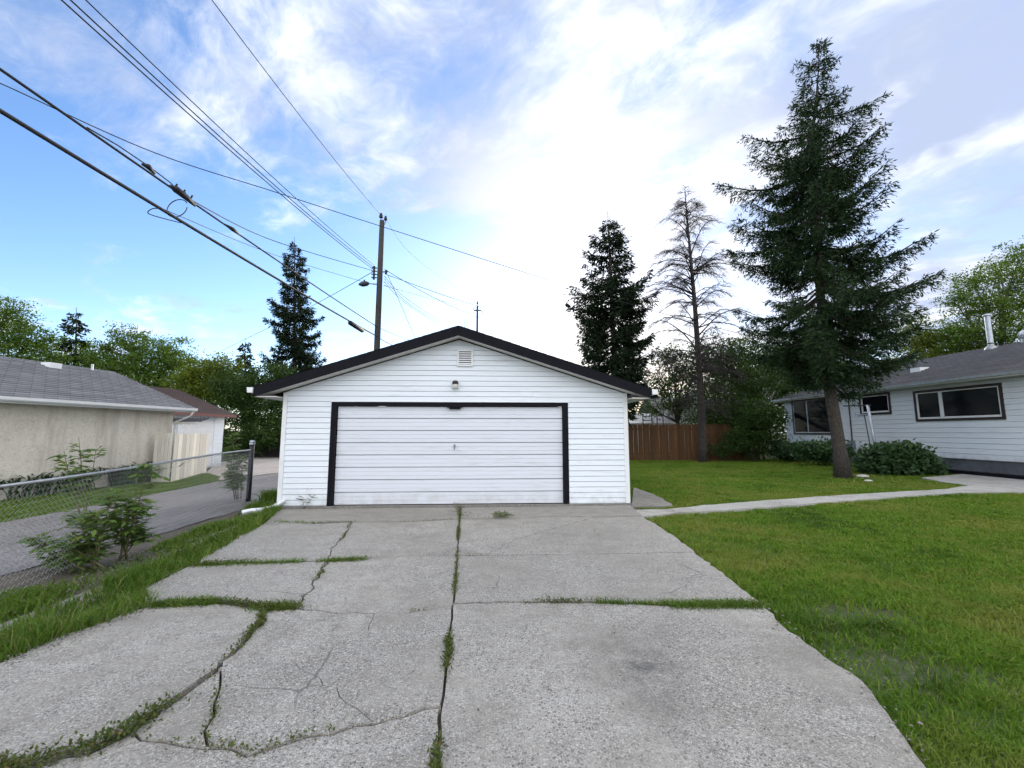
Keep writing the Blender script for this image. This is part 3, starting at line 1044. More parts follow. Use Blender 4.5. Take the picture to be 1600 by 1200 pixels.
# grass tufts in the widest joint on the right and on the left
tx_, ty_ = [], []
for (u0, v0, u1, v1, m, sg) in ((1050, 946, 1188, 946, 2200, .035), (930, 941, 1050, 944, 500, .02), (300, 884, 470, 878, 1600, .045), (500, 877, 570, 874, 700, .035), (240, 945, 340, 940, 1500, .04), (400, 950, 455, 948, 700, .04), (770, 806, 800, 806, 120, .02), (430, 815, 500, 818, 260, .03), (715, 800, 722, 806, 90, .015)):
    a, b = G(u0, v0), G(u1, v1)
    t = rs.rand(m)
    tx_.append(a.x + (b.x - a.x) * t + rs.normal(0, sg, m))
    ty_.append(a.y + (b.y - a.y) * t + rs.normal(0, sg, m))
x, y = np.concatenate(tx_), np.concatenate(ty_)
blades('joint_grass', x, y, -0.03, rs.uniform(.035, .10, len(x)), np.full(len(x), .007), rs.uniform(.4, 1.4, len(x)), M['grass_long'], 47, label='tufts of grass sprouting from the driveway joints', cat='grass')
# twigs, seeds and leaf crumbs blown over the concrete
n = 520
x = rs.uniform(-3.4, 3.2, n)
y = 1.9 * (9.2 / 1.9) ** rs.rand(n)
ok = inside(x, y, DRIVE_OUT)
x, y = x[ok], y[ok]
n = len(x)
an = rs.rand(n) * 6.283
s = rs.uniform(.006, .024, n) * (1 + .10 * y)
c = np.stack([x, y, np.full(n, .012)], 1)
ax = np.stack([np.cos(an), np.sin(an), rs.uniform(-.1, .25, n)], 1)
sx = np.stack([-np.sin(an), np.cos(an), rs.uniform(-.3, .3, n)], 1) * rs.uniform(.12, .5, n)[:, None]
lv = np.stack([c, c + (ax * .5 + sx * .5) * s[:, None], c + ax * s[:, None], c + (ax * .5 - sx * .5) * s[:, None]], 1).reshape(-1, 3)
tag(link('leaf_litter', mesh_np('leaf_litter', lv, np.arange(len(lv)).reshape(-1, 4), M['litter'])), 'dark crumbs of leaf litter scattered over the driveway', 'litter', kind='stuff')
# grit and small stones along the driveway edges
gx, gy = [], []
for (pts, m, sg) in ((LINE['e4'], 260, .07), (LINE['e3'], 60, .06), (LINE['r4'], 60, .05), (LINE['d3m'], 50, .08), (wob(xy((0, 960), (130, 905), (330, 835)), 0, .2, 1), 300, .14)):
    for _ in range(m):
        i = rs.randint(0, len(pts) - 1)
        q = pts[i].lerp(pts[i + 1], rs.rand())
        gx.append(q.x + rs.normal(0, sg)); gy.append(q.y + rs.normal(0, sg))
n = len(gx)
c = np.stack([gx, gy, np.full(n, .0)], 1)
s = rs.uniform(.004, .013, n)
octv = np.array([[1, 0, 0], [0, 1, 0], [-1, 0, 0], [0, -1, 0], [0, 0, .7], [0, 0, -.7]])
jit = rs.uniform(.6, 1.3, (n, 6, 3))
v = (c[:, None, :] + octv[None] * jit * s[:, None, None]).reshape(-1, 3)
of = np.array([[0, 1, 4], [1, 2, 4], [2, 3, 4], [3, 0, 4], [1, 0, 5], [2, 1, 5], [3, 2, 5], [0, 3, 5]])
f = (np.arange(n)[:, None, None] * 6 + of[None]).reshape(-1, 3)
tag(link('grit', mesh_np('grit', v, f, M['grit'])), 'loose grit and pebbles along the driveway edges', 'gravel', kind='stuff')

# ------------------------------------------------------------------ the white garage
def frame(O, Q):
    e = (Q - O)
    return math.atan2(e.y, e.x), e.length


def on_plane(u, v, O, rz, yl=0.0):
    """local (x, z) on the plane y = yl of a frame at O turned by rz"""
    d = ray(u, v)
    nx, ny = -math.sin(rz), math.cos(rz)
    o = Vector((0, 0, CAMH))
    k = (yl - (nx * (o.x - O.x) + ny * (o.y - O.y))) / (nx * d.x + ny * d.y)
    p = o + d * k
    dx, dy = p.x - O.x, p.y - O.y
    return dx * math.cos(rz) + dy * math.sin(rz), p.z


_bc = {}


def board_mesh(L, h, lap=0.014, mat=None, taper=0.0, taper2=0.0, key=''):
    """one lapped siding course, length L along x, proud at the foot; tapers cut its ends along a rake"""
    k = (round(L, 3), round(h, 3), mat.name, round(taper, 3), round(taper2, 3), key)
    if k not in _bc:
        m = MB()
        t, t2 = taper, taper2
        m.poly([(0, 0, 0), (L, 0, 0), (L, -lap, 0), (0, -lap, 0), (0, -lap, .006), (L, -lap, .006),
                (t, 0, h), (L - t2, 0, h), (L - t2, -.002, h), (t, -.002, h), (t * .8, -lap * .62, h * .9), (L - t2 * .8, -lap * .62, h * .9)],
               [(0, 1, 2, 3), (3, 2, 5, 4), (4, 5, 11, 10), (10, 11, 8, 9), (9, 8, 7, 6), (1, 0, 6, 7), (0, 3, 4, 10, 9, 6), (2, 1, 7, 8, 11, 5)])
        _bc[k] = m.mesh('siding_board', mat)
    return _bc[k]


GO, GQ = G(433, 794), G(985, 789)
GRZ, GW = frame(GO, GQ)
GD = 7.3
gar = thing('garage', 'white sided double garage with wide overhead door and black rakes', 'garage', (GO.x, GO.y, 0), GRZ)
gp = lambda u, v, yl=0.0: on_plane(u, v, GO, GRZ, yl)
OH = 0.36
pk_x, pk_z = gp(728, 509, -OH)
eL_x, eL_z = gp(397, 601, -OH)
eR_x, eR_z = gp(1018, 610, -OH)
dl, dt = gp(519, 628)
dr, _ = gp(887, 631)
pk_x = GW / 2 + (pk_x - GW / 2) * .6
eZ_ = (eL_z + eR_z) / 2
RX0, RX1 = min(eL_x, -.28), max(eR_x, GW + .28)
slope = (pk_z - eZ_) / ((RX1 - RX0) / 2)
print('garage', GW, math.degrees(GRZ), GO, 'peak', pk_x, pk_z, 'eave', RX0, RX1, eL_z, eR_z, 'slope', slope, 'door', dl, dr, dt)
pk_x = (RX0 + RX1) / 2
FB = .215   # fascia depth


def zroof(x):
    return pk_z - abs(x - pk_x) * slope


DL, DR, DT = dl + .0, dr - .0, dt
# structural shell, open at the door
sh = MB()
sh.box(0.02, DL + .02, .0, .12, .0, 2.3).box(DR - .02, GW - .02, .0, .12, 0, 2.3).box(.02, .14, .12, GD, 0, 2.3).box(GW - .14, GW - .02, .12, GD, 0, 2.3).box(.02, GW - .02, GD - .1, GD, 0, 2.32)
zs = zroof(0) - .22
sh.prism([(.02, 0, 2.301), (.02, 0, zs), (pk_x, 0, pk_z - .22), (GW - .02, 0, zs), (GW - .02, 0, 2.301)][::-1], (0, .12, 0))
sh.prism([(.02, GD, 2.321), (.02, GD, zs), (pk_x, GD, pk_z - .22), (GW - .02, GD, zs), (GW - .02, GD, 2.321)][::-1], (0, -.1, 0))
sh.box(DL + .02, DR - .02, .0, .12, DT - .03, 2.301)
sh.build('wall', M['vinyl'], gar)
MB().box(-.02, GW + .02, -.03, GD, -.08, .035).build('foundation', M['concrete_old'], gar)
# siding courses
CH = .1165
z = .055
rgb = random.Random(2)
while z < pk_z - .30:
    top = z + CH
    x0, x1 = .095, GW - .095
    # half-width allowed by the rake at the course foot
    lim = (pk_z - .235 - z) / slope
    t0 = 0.0
    a, b = max(x0, pk_x - lim), min(x1, pk_x + lim)
    ta = CH / slope if a > x0 else 0.0
    tb = CH / slope if b < x1 else 0.0
    if ta and (b - a) < 2 * ta + .05:
        break
    segs = [(a, b, ta, tb)]
    if z < DT - .02:
        segs = [(a, DL - .004, 0, 0), (DR + .004, b, 0, 0)]
    elif not ta and rgb.random() < .8:      # long courses are pieced together
        c = rgb.uniform(a + 2, b - 2)
        segs = [(a, c, ta, 0), (c + .003, b, 0, tb)]
    for (p, q, u1, u2) in segs:
        link('siding_board', board_mesh(q - p, CH, .028, M['vinyl'], u1, u2), gar, (p, -.001, z + rgb.uniform(-.0012, .0012)))
    z += CH
for xx, s in ((0, 1), (GW, -1)):            # side walls
    zz = .055
    while zz < 2.2:
        o = link('siding_board', board_mesh(GD - .1, CH, .014, M['vinyl']), gar, (xx + s * .019, GD - .05 if s > 0 else .05, zz))
        o.rotation_euler = (0, 0, -math.pi / 2 if s > 0 else math.pi / 2)
        zz += CH
for xx in (0.0, GW - .1):
    MB().box(xx, xx + .092, -.034, .0, .05, zroof(xx) - .24).build('corner_trim', M['trim_white'], gar)
# roof, rakes, soffits, gutters
for s in (-1, 1):
    xe = RX0 if s < 0 else RX1
    ze = zroof(xe)
    n = Vector((s * slope, 0, 1)).normalized()
    rows = 22
    V, Fc, UV = [], [], []
    for i in range(rows):
        t0, t1 = i / rows, (i + 1) / rows
        a = Vector((xe + (pk_x - xe) * t0, 0, ze + (pk_z - ze) * t0))
        b = Vector((xe + (pk_x - xe) * t1, 0, ze + (pk_z - ze) * t1))
        lo, hi = a + n * .007, b + n * .002
        o = len(V)
        V += [(a.x, -OH - .02, a.z), (a.x, GD + .3, a.z), (lo.x, -OH - .02, lo.z), (lo.x, GD + .3, lo.z), (hi.x, -OH - .02, hi.z), (hi.x, GD + .3, hi.z)]
        Fc += [(o, o + 1, o + 3, o + 2) if s > 0 else (o, o + 2, o + 3, o + 1), (o + 2, o + 3, o + 5, o + 4) if s > 0 else (o + 2, o + 4, o + 5, o + 3)]
        for q in range(2):
            fc = Fc[-2 + q]
            UV += [(V[k][1], i + .2) for k in fc]
    link('roof', mesh_np('roof', V, Fc, M['shingle_dark'], uv=UV), gar)
    # fascia along the rake, dark metal
    d = .004
    MB().prism([(pk_x - s * d, -OH - .012, pk_z - .004), (xe, -OH - .012, ze - .004), (xe, -OH - .012, ze - FB), (pk_x - s * d, -OH - .012, pk_z - FB)][:: (1 if s < 0 else -1)], (0, .03, 0)).build('rake_fascia', M['black'], gar)
    # sloped soffit under the front overhang and the eave
    MB().prism([(pk_x - s * d, -OH + .019, pk_z - FB + .03), (xe + s * -.01, -OH + .019, ze - FB + .03), (xe + s * -.01, -OH + .019, ze - FB + .008), (pk_x - s * d, -OH + .019, pk_z - FB + .008)][:: (1 if s < 0 else -1)], (0, OH - .022, 0)).build('soffit', M['soffit'], gar)
    MB().prism([(pk_x - s * d, -.03, pk_z - FB + .004), (xe * .2 + .8 * (0 if s < 0 else GW), -.03, zroof(xe * .2 + .8 * (0 if s < 0 else GW)) - FB + .004), (xe * .2 + .8 * (0 if s < 0 else GW), -.03, zroof(xe * .2 + .8 * (0 if s < 0 else GW)) - FB - .02), (pk_x - s * d, -.03, pk_z - FB - .02)][:: (1 if s < 0 else -1)], (0, .025, 0)).build('frieze_strip', M['dark_brown'], gar)
    # boxed eave return
    w0, w1 = (xe + .012, -.002) if s < 0 else (GW + .002, xe - .012)
    MB().box(min(w0, w1), max(w0, w1), -OH + .02, GD + .25, ze - FB - .002, ze - FB + .018).build('eave_soffit', M['soffit'], gar)
    # gutter
    gx0 = xe - .125 if s < 0 else xe + .005
    g = MB()
    g.prism([(gx0, -OH - .04, ze - .02), (gx0 + .02 * (1 if s < 0 else 0), -OH - .04, ze - .13), (gx0 + .12, -OH - .04, ze - .13), (gx0 + .12, -OH - .04, ze - .02)][::-1], (0, GD + .55, 0))
    g.build('gutter', M['trim_white'], gar)
    MB().box(gx0 + .118, gx0 + .13, -OH, GD + .2, ze - .2, ze - .01).build('eave_fascia', M['black'], gar)
# door surround
fw = .115
MB().box(DL, DL + fw, -.03, .10, .036, DT).build('door_jamb', M['black'], gar)
MB().box(DR - fw, DR, -.03, .10, .036, DT).build('door_jamb', M['black'], gar)
MB().box(DL + fw + .001, DR - fw - .001, -.03, .10, DT - .085, DT - .001).build('door_head', M['black'], gar)
MB().box(DL - .02, DR + .02, -.045, -.002, DT + .002, DT + .016).build('drip_cap', M['trim_white'], gar)
# overhead door: eight ribbed sections
gd = thing('overhead_door', None, None)
gd.parent = gar
X0, X1, Z0, Z1 = DL + fw + .01, DR - fw - .01, .045, DT - .09
NS = 8
hs = (Z1 - Z0) / NS
rib = MB()
L = X1 - X0
prof = [(0, .045), (.030, .045), (.038, .0), (.30, .0), (.31, .007), (.335, .007), (.345, .0), (.64, .0), (.65, .007), (.675, .007), (.685, .0), (.968, .0), (.974, .038), (1.0, .038)]
n = len(prof)
rib.poly([(0, .0 + q, p * (hs - .004)) for p, q in prof] + [(L, .0 + q, p * (hs - .004)) for p, q in prof] + [(0, .04, 0), (L, .04, 0), (0, .04, hs - .004), (L, .04, hs - .004)],
         [(i, n + i, n + i + 1, i + 1) for i in range(n - 1)] + [(0, 2 * n, 2 * n + 1, n), (n - 1, 2 * n - 1, 2 * n + 3, 2 * n + 2), (2 * n, 2 * n + 2, 2 * n + 3, 2 * n + 1)])
me = rib.mesh('door_section', M['door'])
for i in range(NS):
    link('door_section', me, gd, (X0, .045 + rgb.uniform(-.003, .003), Z0 + i * hs))
MB().box(X0 - .01, X1 + .01, .09, .10, .03, DT - .09).build('door_backing', M['dark_int'], gd)
MB().box(X0, X1, .05, .075, .036, .046).build('bottom_seal', M['black'], gd)
hx, hz = gp(710, 697)
MB().box(hx - .018, hx + .018, .028, .046, hz - .035, hz + .035).tube([(hx, .028, hz), (hx, .0, hz)], .012, 8).box(hx - .011, hx + .011, -.014, .001, hz - .085, hz + .015).build('door_handle', M['grey_box'], gd)
lx, lz = gp(711, 636)
MB().box(lx - .17, lx + .17, -.045, .02, lz - .01, lz + .045).box(lx - .12, lx + .12, -.03, .02, lz - .05, lz - .011).build('door_latch', M['black'], gd)
# gable vent
vx, vz = gp(727, 560)
vent = thing('gable_vent', None, None)
vent.parent = gar
vent.location = (0, -.028, 0)
w2, h2 = .175, .185
MB().box(vx - w2, vx - w2 + .035, -.035, 0, vz - h2, vz + h2).box(vx + w2 - .035, vx + w2, -.035, 0, vz - h2, vz + h2).box(vx - w2 + .036, vx + w2 - .036, -.035, 0, vz + h2 - .035, vz + h2).box(vx - w2 + .036, vx + w2 - .036, -.035, 0, vz - h2, vz - h2 + .035).build('vent_frame', M['trim_white'], vent)
MB().box(vx - w2 + .03, vx + w2 - .03, -.018, -.013, vz - h2 + .03, vz + h2 - .03).build('vent_backing', M['dark_int'], vent)
for i in range(6):
    zz = vz - h2 + .045 + i * .049
    link('louvre', MB().prism([(vx - w2 + .036, -.034, zz), (vx - w2 + .036, -.031, zz - .003), (vx - w2 + .036, -.019, zz + .024), (vx - w2 + .036, -.022, zz + .027)][::-1], (2 * w2 - .072, 0, 0)).mesh('louvre', M['trim_white']), vent)
# jar light over the door
jx, jz = gp(712, 601)
lamp = thing('wall_lamp', None, None)
lamp.parent = gar
lamp.location = (0, -.012, 0)
MB().box(jx - .085, jx + .085, -.03, -.014, jz - .09, jz + .11).build('mount_plate', M['trim_white'], lamp)
MB().tube([(jx, -.10, jz + .075), (jx, -.10, jz + .055), (jx, -.10, jz + .0)], [.045, .068, .068], 14).tube([(jx, -.028, jz + .05), (jx, -.10, jz + .05)], .035, 10).build('lamp_cap', M['post_black'], lamp, True)
MB().tube([(jx, -.10, jz - .001), (jx, -.10, jz - .05), (jx, -.10, jz - .09), (jx, -.10, jz - .115)], [.06, .066, .055, .025], 14).build('lamp_jar', M['lamp_glass'], lamp, True)
# small wire anchors at the ridge
# downspout lying along the verge from the corner
a, b, c = G(428, 792, .05), G(405, 798, .04), G(378, 801, .03)
ds = thing('downspout_extension', 'white crumpled downspout lying on the grass at the garage corner', 'downspout', (b.x, b.y, 0))
loc = lambda p: (p.x - b.x, p.y - b.y, p.z)
MB().tube([loc(a + Vector((.16, .1, .12))), loc(a), loc(b)], [.048, .05, .046], 6).build('elbow_length', M['pvc'], ds)
MB().tube([loc(b + Vector((.05, -.005, .012))), loc(b.lerp(c, .5) + Vector((0, .02, .02))), loc(c)], [.053, .045, .05], 6).build('end_length', M['pvc'], ds)


# ------------------------------------------------------------------ roofs made of lapped courses
def roof_plane(name, e0, e1, r0, r1, rows, mat, parent, lift=.012):
    """eave e0->e1, ridge r0->r1; each course laps the one below"""
    e0, e1, r0, r1 = map(Vector, (e0, e1, r0, r1))
    n = (e1 - e0).cross(r0 - e0) if (r0 - e0).length > .01 else (e1 - e0).cross(r1 - e0)
    n = n.normalized()
    if n.z < 0:
        n = -n
    V, Fc, UV = [], [], []
    ax = (e1 - e0).normalized()
    for i in range(rows):
        t0, t1 = i / rows, (i + 1) / rows
        a, b = e0.lerp(r0, t0), e1.lerp(r1, t0)
        c, d = e0.lerp(r0, t1), e1.lerp(r1, t1)
        o = len(V)
        V += [a, b, a + n * lift, b + n * lift, c + n * .002, d + n * .002]
        Fc += [(o, o + 1, o + 3, o + 2), (o + 2, o + 3, o + 5, o + 4)]
        for fc in Fc[-2:]:
            UV += [((V[k] - e0).dot(ax), i + .2) for k in fc]
    me = mesh_np(name, [tuple(p) for p in V], Fc, mat, uv=UV)
    if sum(p.normal.dot(n) * p.area for p in me.polygons) < 0:
        me.flip_normals()
    return link(name, me, parent)


# ------------------------------------------------------------------ neighbour's tan garage across the lane (left)
NE = G(305, 638, 2.45)            # far eave corner
NA = G(0, 618, 2.45)
nrz, _ = frame(NE, NA)            # local x runs from the far corner toward the camera, local y away from the lane is negative
NB = thing('stucco_garage', 'tan stucco garage with grey shingled roof across the lane', 'garage', (NE.x, NE.y, 0), nrz)
NL, NW = 10.5, 7.0
# local: x 0..NL toward the viewer; y: lane side eave at 0, building extends to the house side
sgn = -1.0 if (Vector((-math.sin(nrz), math.cos(nrz))).x > 0) else 1.0
oh, zE, zR = .42, 2.45, 3.85
yl = lambda t: sgn * t
wl = MB()
wl.box(oh, NL, min(yl(oh), yl(NW - oh)), max(yl(oh), yl(NW - oh)), -.08, zE - .12)
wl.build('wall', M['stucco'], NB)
g = MB()
g.prism([(oh, yl(oh), zE - .121), (oh, yl(NW / 2), zR - .16), (oh, yl(NW - oh), zE - .121)], (.1, 0, 0))
g.build('gable_wall', M['stucco'], NB)
roof_plane('roof', (0, 0, zE), (NL, 0, zE), (0, yl(NW / 2), zR), (NL, yl(NW / 2), zR), 22, M['shingle_grey'], NB, .03)
roof_plane('roof', (0, yl(NW), zE), (NL, yl(NW), zE), (0, yl(NW / 2), zR), (NL, yl(NW / 2), zR), 22, M['shingle_grey'], NB, .03)
MB().box(.0, NL, min(yl(.012), yl(.03)), max(yl(.012), yl(.03)), zE - .16, zE - .004).build('fascia', M['trim_white'], NB)
gt = MB()
gt.prism([(-.02, yl(-.10), zE - .01), (-.02, yl(-.09), zE - .085), (-.02, yl(-.06), zE - .12), (-.02, yl(.008), zE - .12), (-.02, yl(.008), zE - .01)], (NL, 0, 0))
gt.build('gutter', M['trim_white'], NB)
MB().box(.02, NL, min(yl(.031), yl(oh - .001)), max(yl(.031), yl(oh - .001)), zE - .15, zE - .13).build('soffit', M['soffit'], NB)
for s2 in (0, 1):
    y0 = 0 if s2 == 0 else NW
    MB().prism([(-.018, yl(y0), zE - .005), (-.018, yl(NW / 2), zR - .005), (-.018, yl(NW / 2), zR - .15), (-.018, yl(y0), zE - .15)], (.016, 0, 0)).build('rake_board', M['trim_white'], NB)
MB().tube([(.12, yl(-.04), zE - .12), (.14, yl(.02), zE - .28), (oh - .03, yl(oh - .06), zE - .50), (oh - .05, yl(oh - .05), zE - .62), (oh - .05, yl(oh - .05), .25)], .035, 8).build('downspout', M['soffit'], NB, True)
t = .86
vx_ = 2.1
MB().box(vx_, vx_ + .32, min(yl(NW / 2 * t - .17), yl(NW / 2 * t + .17)), max(yl(NW / 2 * t - .17), yl(NW / 2 * t + .17)), zE + (zR - zE) * t - .04, zE + (zR - zE) * t + .13).build('roof_vent', M['trim_white'], NB)
MB().tube([(.9, yl(NW / 2 * .93), zE + (zR - zE) * .90), (.9, yl(NW / 2 * .93), zE + (zR - zE) * .93 + .22)], .035, 8).build('vent_pipe', M['alu'], NB)

# ------------------------------------------------------------------ white garage with maroon roof beyond
WX = -14.4
wy0, wy1 = 16.6, on_x(347, 700, WX).y
WB = thing('maroon_roofed_garage', 'small white garage with maroon roof behind the board fence', 'garage', (WX, wy1, 0))
MB().box(-5.4, 0, -(wy1 - wy0), 0, -.08, 2.42).build('wall', M['vinyl'], WB)
ln = wy1 - wy0
for zz in np.arange(.05, 2.3, .2):
    o = link('siding_board', board_mesh(.62, .2, .018, M['vinyl']), WB, (.001, -.64, float(zz)))
    o.rotation_euler = (0, 0, math.pi / 2)
MB().box(0, .02, -2.9, -.70, .0, 2.12).build('door_panel', M['trim_white'], WB)
for zz in (.53, 1.06, 1.59):
    MB().box(.0205, .026, -2.88, -.72, zz, zz + .012).build('panel_line', M['soffit'], WB)
MB().box(.0, .03, -.70, -.62, 0, 2.2).build('door_trim', M['vinyl'], WB)
roof_plane('roof', (.35, -ln - .3, 2.45), (.35, .35, 2.45), (-2.7, -ln - .3, 3.75), (-2.7, .35, 3.75), 20, M['shingle_maroon'], WB)
roof_plane('roof', (-5.75, -ln - .3, 2.45), (-5.75, .35, 2.45), (-2.7, -ln - .3, 3.75), (-2.7, .35, 3.75), 20, M['shingle_maroon'], WB)
MB().prism([(-5.4, 0, 2.421), (-2.7, 0, 3.6), (0, 0, 2.421)], (0, -.1, 0)).build('gable_wall', M['vinyl'], WB)
MB().box(.352, .37, -ln - .3, .35, 2.32, 2.45).build('fascia', M['red'], WB)
for q in (.35, -5.75):
    MB().prism([(q, .352, 2.44), (-2.7, .352, 3.74), (-2.7, .352, 3.6), (q, .352, 2.31)], (0, .015, 0)).build('rake_board', M['red'], WB)
# corrugated door awning of the stucco garage
aw = at(281, 660, 14.9)
ZA = aw.z
AW = thing('door_awning', 'small corrugated brown awning on the end of the stucco garage', 'awning', (aw.x, aw.y, 0))
m = MB()
for i in range(10):
    x = -.7 + i * .14
    m.prism([(x, 0, ZA + 0.010), (x + .07, 0, ZA + 0.035), (x + .14, 0, ZA + 0.010), (x + .14, 0, ZA + 0.000), (x + .07, 0, ZA + 0.025), (x, 0, ZA + 0.000)], (0, .5, .16))
m.build('awning_sheet', M['dark_brown'], AW)
m = MB()
for i in range(10):
    x = -.7 + i * .14
    m.prism([(x, -.012, ZA + 0.020), (x + .14, -.012, ZA + 0.020), (x + .14, -.012, ZA + -0.050), (x + .07, -.012, ZA + -0.085), (x, -.012, ZA + -0.050)][::-1], (0, .01, 0))
m.build('valance', M['soffit'], AW)

# ------------------------------------------------------------------ pale board fence at the corner of the stucco garage
def board_fence(name, label, cat, a, b, h, n, mat, gap=.008, rail=True, group=None, jag=.012, seed=1, base=-.05, cap=False):
    a, b = Vector(a), Vector(b)
    rz, L = frame(a, b)
    t = thing(name, label, cat, (a.x, a.y, 0), rz, group)
    r_ = random.Random(seed)
    w = L / n
    me = MB().box(gap / 2, w - gap / 2, -.011, .011, 0, h - base).mesh('board', mat)
    for i in range(n):
        o = link('board', me, t, (i * w, r_.uniform(-.004, .004), base + r_.uniform(-jag, jag)))
        o.rotation_euler = (0, r_.uniform(-.006, .006), 0)
    if rail:
        for zz in (.3, h - .3):
            MB().box(0, L, .016, .055, zz, zz + .09).build('rail', mat, t)
    if cap:
        MB().box(-.02, L + .02, -.05, .06, h + .015, h + .045).build('cap_rail', mat, t)
    return t


fa, fb, fc_ = G(236, 752), G(264, 752), G(322, 737)
hF = at(264, 678, fb.y).z
board_fence('board_fence', 'short grey faced board panel joining the stucco garage corner', 'fence', fa, fb, hF + .02, 5, M['fence_white'], seed=3)
board_fence('board_fence', 'white vertical board fence panel with narrow gaps beside the lane', 'fence', fb + Vector((.03, .02, 0)), fc_, hF, 10, M['fence_white'], .022, seed=4)

# dark gate at the end of the gravel
ga, gb = G(395, 713), G(470, 713)
board_fence('dark_gate', 'dark board fence at the end of the gravel pad', 'fence', ga - Vector((2.5, 0, 0)), gb + Vector((2, 0, 0)), 1.65, 30, M['gate_dark'], .01, seed=5)

# brown cedar fence behind the right lawn
wa, wb = G(975, 712), G(1160, 712)
wa = Vector((wa.x - 1.6, 24.6, 0)); wb = Vector((14.6, 24.8, 0))
CF = board_fence('cedar_fence', 'brown stained cedar board fence behind the back lawn', 'fence', wa, wb, 2.02, 62, M['fence_brown'], .010, seed=6, cap=True)
for i in range(5):
    MB().box(i * 2.2, i * 2.2 + .09, .056, .146, -.05, 2.0).build('post', M['fence_brown'], CF)
lb = G(1062, 712)
tag(MB().box(lb.x - 1.1, lb.x + 1.1, 24.1, 24.19, -.07, .05).build('timber', M['fence_brown']), 'loose timber lying at the foot of the cedar fence', 'timber')

# pale shed behind the cedar fence, with a play frame in front of its roof
sx0, sx1 = at(984, 655, 29).x, at(1040, 655, 29).x
SH = thing('pale_shed', 'pale grey shed roof showing above the cedar fence', 'shed', ((sx0 + sx1) / 2, 29, 0))
hw = (sx1 - sx0) / 2 + .6
MB().box(-hw + .2, hw - .2, 0, 3.0, -.1, 2.2).build('wall', M['trim_white'], SH)
MB().prism([(-hw, -.25, 2.2), (-hw, 1.5, 2.95), (-hw, 3.25, 2.2)][::-1], (2 * hw, 0, 0)).build('roof', M['soffit'], SH)
PF = thing('ladder_frame', 'dark ladder shaped frame standing before the pale shed', 'ladder', (at(1012, 655, 28).x, 28, 0))
m = MB()
for q in (-.35, .25, .6, 1.0):
    m.box(q, q + .05, -.03, .02, -.1, 2.78)
m.build('uprights', M['post_black'], PF)
for zz in (2.35, 2.62):
    MB().box(-.35, .25, -.055, -.031, zz, zz + .05).build('rung', M['post_black'], PF)
# ------------------------------------------------------------------ far roofs behind the fence
FH = thing('far_house', 'dark far house roof behind the trees past the cedar fence', 'house', (at(1120, 640, 36).x, 36, 0))
MB().box(-4.5, 4.5, 0, 7, -.1, 2.8).build('wall', M['soffit'], FH)
roof_plane('roof', (-5, -.5, 2.8), (5, -.5, 2.8), (-5, 3.5, 4.9), (5, 3.5, 4.9), 14, M['shingle_house'], FH)
roof_plane('roof', (-5, 7.5, 2.8), (5, 7.5, 2.8), (-5, 3.5, 4.9), (5, 3.5, 4.9), 14, M['shingle_house'], FH)
MB().tube([(-1.2, 2.2, 4.1), (-1.2, 2.2, 5.3)], .14, 8).build('chimney', M['alu'], FH)

# ------------------------------------------------------------------ the white bungalow on the right
HB = thing('bungalow', 'white sided bungalow with grey hip roof right of the big spruce', 'house', (HX, 0, 0))
Y0, Y1 = 6.0, on_x(1228, 650, HX).y
ZS, ZE = on_x(1600, 722, HX).z, on_x(1600, 578, HX - .55).z
print('house', Y0, Y1, ZS, ZE)
HWID = 9.0
MB().box(.02, HWID, Y0, Y1, ZS - .02, ZE + .02).build('wall', M['house_vinyl'], HB)
MB().box(.10, HWID - .08, Y0 + .08, Y1 - .08, -.1, ZS - .021).build('foundation', M['foundation'], HB)
WINS = []
for (u0, v0, u1, v1, kind) in ((1432, 606, 1573, 657, 'wide'), (1345, 612, 1394, 648, 'small'), (1241, 623, 1310, 679, 'left')):
    p, q = on_x(u0, v1, HX), on_x(u1, v1, HX)
    zt = on_x(u1 - 2, 597, HX).z if kind == 'wide' else (on_x(u0, v0, HX).z if kind == 'left' else on_x(u1, 612, HX).z)
    zb = on_x((u0 + u1) / 2, v1, HX).z
    WINS.append((q.y, p.y, zb, min(zt, ZE - .08), kind))
print(WINS)
CHH = .205
z = ZS
while z < ZE - .02:
    h = min(CHH, ZE - z)
    cuts = sorted((w[0], w[1]) for w in WINS if w[2] < z + h - .03 and w[3] > z + .03)
    segs, y = [], Y0 + .1
    for a, b in cuts:
        if a > y:
            segs.append((y, a))
        y = max(y, b)
    segs.append((y, Y1 - .1))
    for a, b in segs:
        o = link('siding_board', board_mesh(b - a - .004, h, .030, M['house_vinyl']), HB, (.019, b - .002, z))
        o.rotation_euler = (0, 0, -math.pi / 2)
    z += CHH
MB().box(-.022, .0, Y1 - .1, Y1, ZS, ZE).build('corner_trim', M['trim_white'], HB)
